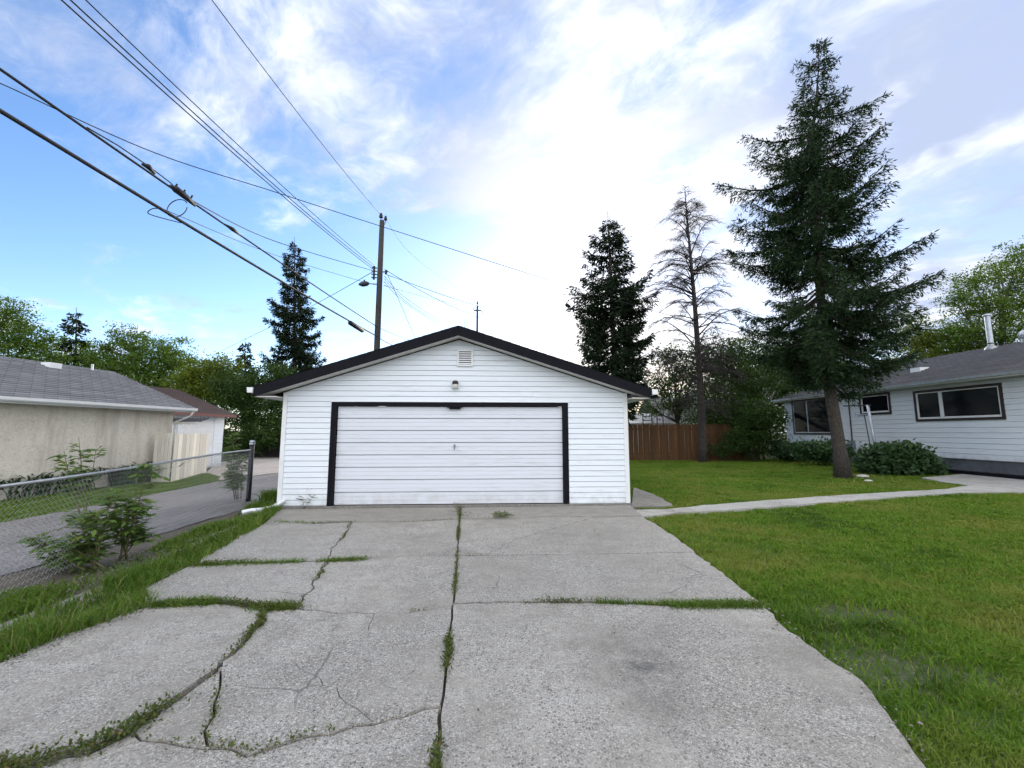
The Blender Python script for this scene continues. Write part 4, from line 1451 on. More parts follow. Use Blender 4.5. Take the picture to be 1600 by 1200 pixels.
for (a, b, zb, zt, kind) in WINS:
    w = thing('window', None, None)
    w.parent = HB
    f = .10
    MB().box(-.035, .03, a, a + f, zb, zt).box(-.035, .03, b - f, b, zb, zt).box(-.035, .03, a + f + .001, b - f - .001, zb, zb + f).box(-.035, .03, a + f + .001, b - f - .001, zt - f, zt).build('frame', M['dark_brown'], w)
    i0, i1, j0, j1 = a + f + .004, b - f - .004, zb + f + .004, zt - f - .004
    s_ = .075 if kind != 'left' else .045
    sash = M['trim_white'] if kind != 'left' else M['alu']
    MB().box(-.02, .015, i0, i0 + s_ * .6, j0, j1).box(-.02, .015, i1 - s_, i1, j0, j1).box(-.02, .015, i0 + s_, i1 - s_ - .001, j0, j0 + s_).box(-.02, .015, i0 + s_, i1 - s_ - .001, j1 - s_ * .5, j1).build('sash', sash, w)
    if kind == 'wide':
        c = i1 - (i1 - i0) * .33
        MB().box(-.022, .014, c - .07, c + .07, j0 + s_ + .001, j1 - s_ * .5 - .001).build('mullion', sash, w)
        pl = ((i0 + s_ * .6, c - .071), (c + .071, i1 - s_))
    elif kind == 'left':
        c = i1 - (i1 - i0) * .36
        MB().box(-.022, .014, c - .035, c + .035, j0 + s_ + .001, j1 - s_ * .5 - .001).build('mullion', sash, w)
        pl = ((i0 + s_ * .6, c - .036), (c + .036, i1 - s_))
    else:
        pl = ((i0 + s_ * .6, i1 - s_),)
    for (p, q) in pl:
        MB().box(.002, .008, p - .002, q + .002, j0 + s_ - .002, j1 - s_ * .4).build('pane', M['glass'], w)
# hip roof
oh = .55
xe, xr = -oh, HWID / 2
ZR = 5.55
ya, yb = Y0 - .5, Y1 + .55
yr = 23.3
roof_plane('roof', (xe, ya, ZE), (xe, yb, ZE), (xr, ya, ZR), (xr, yr, ZR), 28, M['shingle_house'], HB, .028)
roof_plane('roof', (HWID + oh, ya, ZE), (HWID + oh, yb, ZE), (xr, ya, ZR), (xr, yr, ZR), 28, M['shingle_house'], HB, .028)
roof_plane('roof', (xe, yb, ZE), (HWID + oh, yb, ZE), (xr, yr, ZR), (xr, yr, ZR), 28, M['shingle_house'], HB, .028)
MB().box(xe + .004, xe + .022, ya, yb, ZE - .16, ZE - .004).build('fascia', M['soffit'], HB)
MB().box(xe + .023, -.017, ya, yb, ZE - .07, ZE - .05).build('soffit', M['dark_brown'], HB)
MB().prism([(xe - .11, ya, ZE + .0), (xe - .10, ya, ZE - .09), (xe + .002, ya, ZE - .10), (xe + .002, ya, ZE - .085), (xe - .085, ya, ZE - .075), (xe - .097, ya, ZE + .0)], (0, yb - ya, 0)).build('gutter', M['alu'], HB)
MB().box(xe + .023, HWID + oh, yb - .02, yb - .002, ZE - .16, ZE - .004).build('fascia', M['soffit'], HB)


def on_roof(u, v):
    """spot on the near slope of the bungalow roof"""
    d = ray(u, v)
    k = (ZR - ZE) / (xr - xe)
    # z = ZE + k*(x - (HX+xe))
    t = (ZE - CAMH - k * (HX + xe)) / (d.z - k * d.x)
    return Vector((d.x * t - HX, d.y * t, CAMH + d.z * t))


c0 = on_roof(1549, 545)
hh = at(1543, 493, c0.y).z
FL = thing('flue_pipe', None, None)
FL.parent = HB
MB().tube([(c0.x, c0.y, c0.z - .1), (c0.x, c0.y, hh)], .10, 14).build('pipe', M['alu'], FL, False)
MB().tube([(c0.x, c0.y, c0.z - .12), (c0.x, c0.y, c0.z + .06), (c0.x, c0.y, c0.z + .16)], [.27, .20, .11], 14).build('flashing', M['galv'], FL, True)
MB().tube([(c0.x, c0.y, hh - .04), (c0.x, c0.y, hh + .02), (c0.x, c0.y, hh + .07)], [.145, .155, .08], 14).build('rain_cap', M['alu'], FL, True)
MB().tube([(c0.x, c0.y, c0.z + .22), (c0.x, c0.y, c0.z + .27)], .115, 14).build('storm_collar', M['post_black'], FL)
c1 = on_roof(1604, 534)
TV_ = thing('turbine_vent', None, None)
TV_.parent = HB
MB().tube([(c1.x, c1.y, c1.z - .1), (c1.x, c1.y, c1.z + .14)], .14, 12).build('collar', M['galv'], TV_)
for i in range(14):
    a_ = 2 * math.pi * i / 14
    pts = []
    for j in range(7):
        ph = math.pi * (j / 6) - math.pi / 2
        pts.append((c1.x + .21 * math.cos(ph) * math.cos(a_ + j * .12), c1.y + .21 * math.cos(ph) * math.sin(a_ + j * .12), c1.z + .32 + .18 * math.sin(ph)))
    MB().tube(pts, .026, 4).build('vane', M['alu'], TV_)
c2 = on_roof(1437, 579)
MB().box(c2.x - .22, c2.x + .22, c2.y - .25, c2.y + .25, c2.z - .12, c2.z + .13).build('roof_vent', M['trim_white'], HB)
# conduit and meter on the wall
k1 = on_x(1333, 705, HX - .05)
MB().tube([(-.05, k1.y, 1.15), (-.05, k1.y, ZE - .05)], .028, 8).build('conduit', M['post_black'], HB)
MB().box(-.16, -.017, k1.y - .16, k1.y + .16, .75, 1.15).tube([(-.161, k1.y, .98), (-.27, k1.y, .98)], .10, 12).build('meter_box', M['grey_box'], HB)
# dark edging board lying along the foundation
e0, e1 = on_x(1482, 741, HX - .35), on_x(1640, 745, HX - .35)
tag(MB().box(HX - .62, HX - .30, 11.5, e0.y, -.004, .11).build('edging_board', M['black']), 'long black edging board lying along the bungalow foundation', 'board')
# neighbour's dark gable just over the hip
DG = thing('dark_gabled_house', 'dark steep roof peeking over the bungalow beside the big spruce', 'house', (at(1405, 560, 38).x, 38, 0))
MB().box(-3.4, 3.4, 0, 8, -.1, 5.6).build('wall', M['dark_brown'], DG)
roof_plane('roof', (-4.2, -.4, 5.4), (-4.2, 8.4, 5.4), (0, -.4, 8.1), (0, 8.4, 8.1), 12, M['shingle_dark'], DG)
roof_plane('roof', (4.2, -.4, 5.4), (4.2, 8.4, 5.4), (0, -.4, 8.1), (0, 8.4, 8.1), 12, M['shingle_dark'], DG)

# clothesline post leaning in front of the bungalow
cb = on_x(1374, 700, HX - 1.2)
ct = on_x(1356, 633, HX - 1.2)
cbz = Vector((cb.x, cb.y + .12, -.05))
ct2 = Vector((cb.x, ct.y, ct.z))
CL = thing('clothesline_post', 'leaning galvanised clothesline post with crossarm behind the bush', 'post', (cbz.x, cbz.y, 0))
lo = lambda p: (p[0] - cbz.x, p[1] - cbz.y, p[2])
MB().tube([lo(cbz), lo(ct2)], .06, 10).build('pole', M['alu'], CL, True)
MB().tube([lo(ct2 + Vector((0, -.15, -.02))), lo(ct2 + Vector((0, 1.45, .05)))], .03, 8).build('crossarm', M['post_black'], CL)
MB().tube([lo(ct2 + Vector((0, .1, -.45))), lo(ct2 + Vector((0, .75, -.42)))], .035, 8).tube([lo(ct2 + Vector((-.02, .62 + .15 * math.cos(i * .7), -.42 + .13 * math.sin(i * .7)))) for i in range(10)], .014, 6).build('pulley', M['alu'], CL)
MB().tube([lo(ct2 + Vector((0, .25, -.45))), lo(Vector((cb.x, ct2.y + .0, .1)))], .022, 6).build('prop', M['post_black'], CL)

# ------------------------------------------------------------------ chain link fence by the lane
PB = G(388, 780)
PN = Vector((-4.75, 3.6, 0))
frz, FLn = frame(PB, PN)
FLn += 2.8
CLF = thing('chain_link_fence', 'chain link fence with silver top rail and black end post', 'fence', (PB.x, PB.y, 0), frz)
rail_z = lambda u: 1.17 + .015 * math.sin(u * .9) - .012 * u
MB().tube([(0, 0, -.06), (0, 0, 1.36)], .055, 12).build('post', M['post_black'], CLF, True)
MB().tube([(0, 0, 1.36), (0, 0, 1.385), (0, 0, 1.40)], [.062, .058, .03], 12).box(-.075, .075, -.04, .04, 1.30, 1.345).build('post_cap', M['alu'], CLF)
MB().tube([(u, 0, rail_z(u)) for u in np.linspace(.03, FLn, 24)], .018, 8).build('top_rail', M['galv'], CLF, True)
MB().tube([(FLn - .4, .03, -.06), (FLn - .4, .03, 1.15)], .025, 8).build('post', M['galv'], CLF, True)
cw = .058
nv = int((FLn - .05) / cw)
V, Fc = [], []
rs = np.random.RandomState(12)


def mesh_off(u, z):
    """the slack mesh bellies out low down, most toward the viewer"""
    s = min(1, max(0, (u - 1.5) / 3.5))
    return -.10 * s * math.sin(math.pi * min(1, (1.15 - z) / 1.1)) + .02 * math.sin(u * 2.3 + z * 2)


for i in range(nv):
    u0 = .06 + i * cw
    zt = rail_z(u0)
    z = .02 + .04 * math.sin(u0 * 1.7)
    k = 0
    prev = None
    while z < zt:
        uu = u0 + (cw * .5 if (k % 2) else -cw * .5) * .98
        w_ = .0026
        p = (uu, mesh_off(uu, z), z)
        o = len(V)
        V += [(p[0] - w_, p[1], p[2]), (p[0] + w_, p[1] - w_, p[2]), (p[0] + w_ * .3, p[1] + w_, p[2])]
        if prev is not None:
            for a_, b_ in ((0, 1), (1, 2), (2, 0)):
                Fc.append((prev + a_, prev + b_, o + b_, o + a_))
        prev = o
        k += 1
        z += cw * .5 * 1.02
tag(link('wire_mesh', mesh_np('wire_mesh', V, Fc, M['galv']), CLF), kind='stuff')

# ------------------------------------------------------------------ utility poles and wires
PY = 20.0
ptop = at(597, 345, PY)
plow = at(589, 545, PY)
UP = thing('utility_pole', 'tall wooden utility pole rising behind the garage roof', 'pole', (plow.x, PY, 0))
lean = (ptop.x - plow.x) / (ptop.z - plow.z)
base_x = 0.0
PH = ptop.z
px = lambda z: 0.0 + lean * (z - plow.z)
MB().tube([(px(0), 0, -.1), (px(4), 0, 4), (px(8), 0, 8), (px(PH), 0, PH)], [.17, .155, .14, .12], 14).build('shaft', M['pole_wood'], UP, True)


def insulator(x, y, z, parent, s=1.0):
    ins = MB()
    ins.tube([(x, y, z), (x, y, z + .16 * s)], .018 * s, 6)
    ins.tube([(x, y, z + .15 * s), (x, y, z + .19 * s), (x, y, z + .2 * s), (x, y, z + .27 * s), (x, y, z + .28 * s), (x, y, z + .36 * s), (x, y, z + .42 * s)], [.06 * s, .11 * s, .06 * s, .10 * s, .055 * s, .07 * s, .03 * s], 10)
    return ins.build('insulator', M['wire'], parent, True)


insulator(px(PH) - .06, 0, PH, UP, 1.0)
insulator(px(PH) + .17, .02, PH - .10, UP, .9)
MB().tube([(px(PH) + .10, .02, PH - .25), (px(PH) + .17, .02, PH - .1)], .025, 6).build('bracket', M['galv'], UP)
for i, (vv, s) in enumerate(((419, -1), (424, -1), (429, -1), (434, -1), (425, 1))):
    q = at(590, vv, PY)
    x = px(q.z)
    MB().tube([(x + s * .15, 0, q.z), (x + s * .42, 0, q.z + .02)], .03, 6).tube([(x + s * .30, 0, q.z - .09), (x + s * .30, 0, q.z + .1)], .055, 8).build('spool_bracket', M['wire'], UP)
q = at(590, 444, PY)
qe = at(565, 444, PY)
SLP = thing('street_lamp_head', None, None)
SLP.parent = UP
MB().tube([(px(q.z) - .12, 0, q.z), (qe.x - plow.x + .35, -.05, q.z + .02)], .028, 8).build('arm', M['galv'], SLP, True)
x = qe.x - plow.x
MB().tube([(x + .40, -.05, q.z + .02), (x + .28, -.05, q.z + .01), (x + .05, -.05, q.z - .02), (x - .12, -.05, q.z - .03)], [.05, .12, .13, .05], 10).box(x + .12, x + .2, -.09, -.01, q.z + .10, q.z + .2).build('housing', M['post_black'], SLP, True)

P2Y = 58.0
p2t = at(746, 478, P2Y)
UP2 = thing('utility_pole', 'thin distant utility pole right of the garage ridge', 'pole', (p2t.x, P2Y, 0))
MB().tube([(0, 0, -.1), (0, 0, p2t.z)], [.2, .14], 10).build('shaft', M['pole_wood'], UP2, True)
insulator(0, 0, p2t.z, UP2, 1.6)
MB().box(-.5, .5, -.06, .06, p2t.z - .75, p2t.z - .6).tube([(-.5, 0, p2t.z - .6), (-.55, 0, p2t.z - .3)], .05, 6).tube([(.45, 0, p2t.z - .6), (.85, 0, p2t.z - 1.05)], .05, 6).build('crossarm', M['wire'], UP2)
# aerial masts far behind the ridge
an = thing('roof_antenna', 'thin vertical antenna rods far behind the garage ridge', 'antenna', (at(730, 500, 40).x, 40, 0))
bz = at(730, 518, 40).z
for i, u in enumerate((722, 726, 731, 733)):
    q = at(u, 491 + (i * 5) % 9, 40)
    MB().tube([(q.x - an.location.x, 0, bz - 1.5), (q.x - an.location.x, 0, q.z)], .022, 5).build('rod', M['wire'], an)
MB().box(-.9, .6, -.03, .03, bz - 1.55, bz - 1.49).tube([(0, 0, -.1), (0, 0, bz - 1.5)], .05, 6).build('mast', M['wire'], an)


def wire(label, pts, r, name='power_line', group='overhead lines'):
    """tube through points by a smooth curve"""
    pts = [Vector(p) for p in pts]
    out = []
    n = len(pts)
    if n == 2:
        a, b = pts
        sag = (b - a).length * .012
        for i in range(17):
            t = i / 16
            p = a.lerp(b, t)
            p.z -= sag * 4 * t * (1 - t)
            out.append(p)
    else:
        for i in range(n - 1):
            p0, p1, p2, p3 = pts[max(i - 1, 0)], pts[i], pts[i + 1], pts[min(i + 2, n - 1)]
            for k in range(12):
                t = k / 12
                out.append(.5 * ((2 * p1) + (p2 - p0) * t + (2 * p0 - 5 * p1 + 4 * p2 - p3) * t * t + (3 * p1 - p0 - 3 * p2 + p3) * t ** 3))
        out.append(pts[-1])
    return tag(MB().tube(out, r, 6).build(name, M['wire'], None, True), label, 'cable', group)


def lane_span(a_uv, b_uv, dx, yback=-24.0, mids=()):
    """span from the near pole back over the lane past the camera: hangs as a parabola through the spot seen at b"""
    a = at(a_uv[0], a_uv[1], PY)
    b = on_x(b_uv[0], b_uv[1], a.x + dx)
    # quadratic through a, b and an end at the next pole, same height as a
    ys = np.array([a.y, b.y, yback]); zs_ = np.array([a.z, b.z, a.z + .1])
    cf = np.polyfit(ys, zs_, 2)
    out = []
    for y in np.linspace(a.y, yback, 30):
        t = (a.y - y) / (a.y - b.y)
        out.append((a.x + dx * min(t, 1.4), y, float(np.polyval(cf, y))))
    return out


def wire_raw(label, pts, r, name='power_line', group='overhead lines'):
    return tag(MB().tube(pts, r, 6).build(name, M['wire'], None, True), label, 'cable', group)


wire_raw('single high line from the pole top insulator toward the top edge', lane_span((595, 336), (331, 0), 0.0), .011)
wire_raw('leftmost of three parallel lines rising to the top left', lane_span((583, 421), (96, 0), -.25), .013)
wire_raw('middle of three parallel lines rising to the top left', lane_span((584, 418), (110, 0), -.12), .013)
wire_raw('rightmost of three parallel lines rising to the top left', lane_span((584, 414), (134, 0), 0.0), .011)
thick = lane_span((590, 526), (0, 173), -.10)
wire_raw('thick lowest black cable running to the left edge', thick, .030, 'telephone_cable')
upper = lane_span((590, 511), (0, 108), -.10)
wire_raw('black cable with splices above the thick lowest cable', upper, .020, 'telephone_cable')


def near_pt(line, u):
    """point of a cable seen at picture column u"""
    best = None
    for p, q in zip(line[:-1], line[1:]):
        for t in np.linspace(0, 1, 20):
            s_ = Vector(p).lerp(Vector(q), float(t))
            if s_.y < 1:
                continue
            uu = 800 + F * s_.x / (s_.y * CP + (s_.z - CAMH) * SP)
            if best is None or abs(uu - u) < best[0]:
                best = (abs(uu - u), s_)
    return best[1]


sp1, sp2, sp3 = near_pt(upper, 284), near_pt(upper, 232), near_pt(upper, 365)
wire('second line down from the splice knot to the pole', [sp1, at(430, 377, 13.5), at(586, 424, PY)], .013)
wire('thin drop line from the thick cable to the lamp bracket', [near_pt(thick, 246), at(440, 402, 14.0), at(588, 446, PY)], .008)
# loops and splices on the cable
sl = thing('cable_splice', 'knotted splice with hanging loop on the upper cable', 'splice', sp1)
MB().tube([(0, .35, -.02), (0, .1, .02), (0, -.15, .03), (.0, -.3, .02)], [.03, .06, .07, .025], 8).build('sleeve', M['wire'], sl, True)
m = MB()
for i in range(5):
    m.tube([(0, .2 - i * .1, .03), (.05 * (-1) ** i, .2 - i * .1, .12 + .03 * (i % 2))], .018, 5)
m.build('clamp', M['wire'], sl)
MB().tube([(-.16 + .20 * math.cos(t_), .1 + .05 * math.sin(t_), -.22 + .22 * math.sin(t_)) for t_ in np.linspace(.6, 2 * math.pi + .1, 22)], .010, 5).build('loop', M['wire'], sl, True)
sl2 = thing('cable_splice', 'small dark clamp farther left on the upper cable', 'splice', sp2)
MB().tube([(0, .15, .05), (0, 0, .10), (0, -.12, .06)], [.02, .05, .02], 7).build('sleeve', M['wire'], sl2, True)
MB().tube([(0, .9, -.01), (0, .5, .10), (0, 0, .11), (0, -.6, .08), (0, -1.1, .01)], .011, 5).build('jumper', M['wire'], sl2, True)
sl3 = thing('cable_splice', 'small clamp on the upper cable toward the pole', 'splice', sp3)
MB().tube([(0, .3, 0), (0, 0, .02), (0, -.3, 0)], [.015, .05, .015], 7).build('sleeve', M['wire'], sl3, True)
spc = near_pt(thick, 556)
sl4 = thing('splice_case', 'dark cylindrical splice case on the thick cable near the pole', 'splice', spc)
MB().tube([(0, .9, -.05), (0, .75, -.07), (0, -.6, -.09), (0, -.75, -.05)], [.03, .10, .10, .03], 9).build('case', M['wire'], sl4, True)
tlp = near_pt(thick, 250)
wire('thin loose loop dangling on the thick cable', [tlp, tlp + Vector((-.25, .1, .05)), tlp + Vector((-.35, .15, -.02)), tlp + Vector((-.1, .3, -.06)), tlp + Vector((.12, .5, -.05))], .009, 'cable_loop')
# service wires
wire('long service wire crossing in front of the pole top', [at(-60, 108, 8.6), at(0, 130, 9.0), at(240, 238, 10.8), at(430, 300, 13.0), at(600, 355, 15.5), at(905, 452, 18.5), at(1120, 512, 20.5), at(1330, 562, 22.0)], .013, 'service_wire')
wire('service wire from the pole past the distant pole to the right', [at(601, 428, PY), at(746, 478, 27), at(905, 519, 34), at(1100, 565, 40)], .014, 'service_wire')
wire('second service wire just below it toward the right trees', [at(601, 421, PY), at(680, 466, 25), at(760, 500, 31), at(905, 548, 40)], .014, 'service_wire')
wire('flatter wire from the lamp bracket to the distant pole', [at(600, 446, PY), at(672, 466, 36), at(745, 484, P2Y)], .017, 'power_line')
wire('upper of the three lines dropping behind the garage ridge', [at(601, 432, PY), at(640, 470, 27), at(708, 515, 44)], .016)
wire('middle of the three lines dropping behind the garage ridge', [at(601, 436, PY), at(640, 475, 27), at(704, 517, 44)], .016)
wire('lower of the three lines dropping behind the garage ridge', [at(600, 440, PY), at(636, 475, 27), at(698, 516, 44)], .016)
wire('steep drop wire from the pole to behind the garage roof', [at(606, 430, PY), at(628, 480, 21), at(650, 532, 22)], .012, 'service_wire')
wire('thin line from the pole bracket down to the far left', [at(584, 424, PY), at(470, 487, 30), at(330, 556, 44)], .016, 'service_wire')
wire('upper cable leaving the pole behind the garage roof', [at(590, 511, PY), at(620, 524, 26), at(665, 540, 34)], .016, 'telephone_cable')
wire('thick cable leaving the pole behind the garage roof', [at(590, 526, PY), at(606, 536, 24), at(640, 552, 30)], .024, 'telephone_cable')
wire('faint top line from the pole top toward the distant pole', [at(602, 342, PY), at(660, 412, 30), at(746, 470, P2Y)], .008)

# ------------------------------------------------------------------ vegetation
def cards(c, ax, sd_, ln, wd):
    """rhombic leaf / spray cards: centre-foot c, axis ax, side sd_ (all n,3), length, width (n)"""
    l, w = ln[:, None], wd[:, None]
    return np.stack([c, c + ax * l * .5 + sd_ * w * .5, c + ax * l, c + ax * l * .5 - sd_ * w * .5], 1).reshape(-1, 3)


def unit(a):
    return a / np.maximum(np.linalg.norm(a, axis=1, keepdims=True), 1e-9)


def spruce(name, label, Y, prof, trunk_uv, seed, card=(.17, .05), whorl=.36, per=6, dens=1.0, mat='needle', rad=.28, droop=.0, group=None, bark='bark_spruce', twig=.42, gap=0.0, base_z=-.1, lift=0.0, jit=.5, rlo=.74, wide=1.0):
    """prof: rows (v, left u, right u) of the crown's outline; trunk_uv: rows (u, v) of the stem"""
    rs = np.random.RandomState(seed)
    tp = [at(u, v, Y) for u, v in trunk_uv]
    tz = np.array([p.z for p in tp]); tx = np.array([p.x for p in tp])
    od = np.argsort(tz); tz, tx = tz[od], tx[od]
    trx = lambda z: np.interp(z, tz, tx)
    zz, rl, rr = [], [], []
    for v, ul, ur in prof:
        z = at((ul + ur) / 2, v, Y).z
        zz.append(z); rl.append(trx(z) - at(ul, v, Y).x); rr.append(at(ur, v, Y).x - trx(z))
    zz, rl, rr = map(np.array, (zz, rl, rr))
    od = np.argsort(zz); zz, rl, rr = zz[od], np.maximum(rl[od], .12), np.maximum(rr[od], .12)
    z0, z1 = zz[0], zz[-1]
    bx = trx(base_z)
    t = thing(name, label, 'tree', (bx, Y, 0), 0, group)
    O = np.array([bx, Y, 0.0])
    tr = MB()
    hs_ = np.linspace(base_z, tz[-1], 18)
    H = tz[-1]
    pts = [(trx(z) - bx + .02 * math.sin(z * 1.3), .02 * math.cos(z), z) for z in hs_]
    rads = [max(.015, rad * (1 - max(z, 0) / H) ** .8 * (1 + .38 * math.exp(-max(z, 0) / .30))) for z in hs_]
    tr.tube(pts, rads, 14)
    C, A, S = [], [], []
    z = z0
    k = 0
    while z < z1 - .05:
        f = (z - z0) / (z1 - z0)
        nb = max(3, int(per * (1.35 - .75 * f)))
        a0 = rs.rand() * 6.28
        for j in range(nb):
            zb = z + rs.uniform(-jit, jit) * whorl
            if zb > z1: continue
            az = a0 + 6.283 * j / nb + rs.uniform(-.35, .35)
            if rs.rand() < gap: continue
            c_, s_ = math.cos(az), math.sin(az)
            L_, R_ = np.interp(zb, zz, rl), np.interp(zb, zz, rr)
            side = R_ if c_ > 0 else L_
            r = math.hypot(c_ * side, s_ * (L_ + R_) * .5) * wide * rs.uniform(rlo, 1.04) - .10
            if r < .10: r = .10
            el = (.45 * f ** 1.3 - .22 + lift) + rs.uniform(-.16, .16) - droop * (1 - f)
            n_ = max(6, int(r * 11))
            s = np.linspace(0, 1, n_)
            # branch line: leaves the stem, sags, tip turns up
            hz_ = r * s
            vz = r * (math.tan(el) * s - .22 * (1 - f) * np.sin(np.pi * s) + .16 * s ** 3)
            vz -= vz[-1]
            br = np.stack([trx(zb) + c_ * hz_, Y + s_ * hz_, zb + vz], 1)
            br += np.cumsum(rs.normal(0, .012, br.shape), 0) * (s[:, None] > .1)
            tr.tube([tuple(p - O) for p in br[:: max(1, n_ // 6)]], [max(.006, (.012 + .018 * r) * (1 - q * .85)) for q in s[:: max(1, n_ // 6)]], 5)
            # twigs
            nt = int(max(6, r * 17) * dens)
            q = rs.uniform(.12 if f > .5 else .22, 1.0, nt)
            fo = np.stack([np.interp(q, s, br[:, i]) for i in range(3)], 1)
            sg = np.where(rs.rand(nt) < .5, -1, 1)
            ang = rs.uniform(.45, 1.1, nt) * sg
            tl = (twig * r * (1 - q) ** .7 * .8 + .16 + .10 * rs.rand(nt)) * rs.uniform(.6, 1.2, nt)
            tl = np.minimum(tl, .75)
            d = np.stack([np.cos(az + ang), np.sin(az + ang), rs.normal(-.22, .22, nt)], 1)
            hang = rs.rand(nt) < .28
            d[hang, 2] -= rs.uniform(.5, 1.4, hang.sum())
            d = unit(d)
            nc = np.maximum(2, (tl / (card[0] * .42)).astype(int))
            idx = np.repeat(np.arange(nt), nc)
            m = len(idx)
            w = rs.rand(m)
            cc = fo[idx] + d[idx] * (tl[idx] * w)[:, None]
            cc[:, 2] -= .22 * tl[idx] * w ** 2
            ad = unit(d[idx] + rs.normal(0, .38, (m, 3)))
            sv = unit(np.cross(ad, rs.normal(0, 1, (m, 3)) + [0, 0, .6]))
            C.append(cc); A.append(ad); S.append(sv)
        z += whorl * rs.uniform(.75, 1.2)
    C, A, S = np.concatenate(C), np.concatenate(A), np.concatenate(S)
    m = len(C)
    v = cards(C - O, A, S, card[0] * rs.uniform(.65, 1.25, m), card[1] * rs.uniform(.7, 1.3, m))
    tr.build('trunk', M[bark], t, True)
    link('crown', mesh_np('crown', v, np.arange(len(v)).reshape(-1, 4), M[mat]), t)
    print(name, m, 'cards', z0, z1)
    return t


BIG = [(65, 1280, 1286), (80, 1262, 1296), (97, 1233, 1308), (112, 1246, 1298), (135, 1246, 1300), (150, 1224, 1312), (166, 1244, 1330), (176, 1215, 1377), (190, 1162, 1345), (215, 1157, 1338), (235, 1166, 1376), (255, 1122, 1378), (275, 1120, 1386), (300, 1133, 1382), (330, 1118, 1366), (350, 1117, 1352), (365, 1138, 1408), (385, 1146, 1418), (405, 1150, 1426), (430, 1180, 1418), (462, 1160, 1438), (500, 1148, 1428), (540, 1140, 1418), (568, 1190, 1410), (592, 1250, 1400)]
spruce('spruce_tree', 'tallest spruce with bare lower trunk on the lawn before the bungalow', TRUNK.y, BIG, [(1318, 744), (1292, 580), (1279, 425), (1268, 245), (1280, 78)], 31, (.17, .036), .52, 9, 4.2, 'needle', .215, .16, gap=.18, wide=.95, jit=.22, rlo=.52, twig=.24)
MID = [(333, 948, 953), (350, 934, 966), (375, 918, 984), (400, 910, 992), (425, 908, 1000), (442, 905, 1022), (465, 880, 1026), (478, 886, 1020), (505, 905, 1008), (535, 900, 1010), (550, 893, 1018), (572, 902, 1018), (600, 915, 1005), (640, 925, 995)]
spruce('spruce_tree', 'dense dark spruce standing behind the right roof slope of the garage', 22.5, MID, [(967, 700), (960, 560), (955, 460), (950, 330)], 32, (.24, .06), .54, 11, 3.2, 'needle_far', .22, .0, gap=.20, jit=.25, rlo=.62, twig=.30, wide=1.12)
LEFT = [(374, 458, 461), (390, 449, 470), (410, 441, 478), (430, 436, 482), (448, 430, 484), (470, 428, 486), (482, 412, 504), (495, 420, 502), (512, 424, 508), (530, 430, 504), (550, 420, 500), (562, 404, 502), (590, 425, 495), (620, 420, 500)]
spruce('spruce_tree', 'slim open spruce with ragged tiers left of the utility pole', 33, LEFT, [(462, 690), (460, 560), (460, 370)], 33, (.30, .07), .66, 9, 3.3, 'needle_far', .2, .06, gap=.08, twig=.28, jit=.16, rlo=.6)
SM1 = [(483, 117, 120), (496, 106, 128), (512, 100, 134), (530, 98, 136), (550, 92, 142), (575, 84, 150), (600, 80, 155)]
spruce('spruce_tree', 'small dark spruce above the tan garage roof at left', 34, SM1, [(120, 680), (119, 480)], 34, (.36, .12), .5, 7, 1.3, 'needle_far', .2, .0)
SM2 = [(529, 382, 384), (545, 376, 390), (565, 372, 395), (585, 366, 400), (610, 362, 404)]
spruce('spruce_tree', 'little spruce tip peeking over the leafy trees left of the garage', 38, SM2, [(384, 680), (383, 527)], 35, (.38, .13), .5, 7, 1.3, 'needle_far', .2, .0)


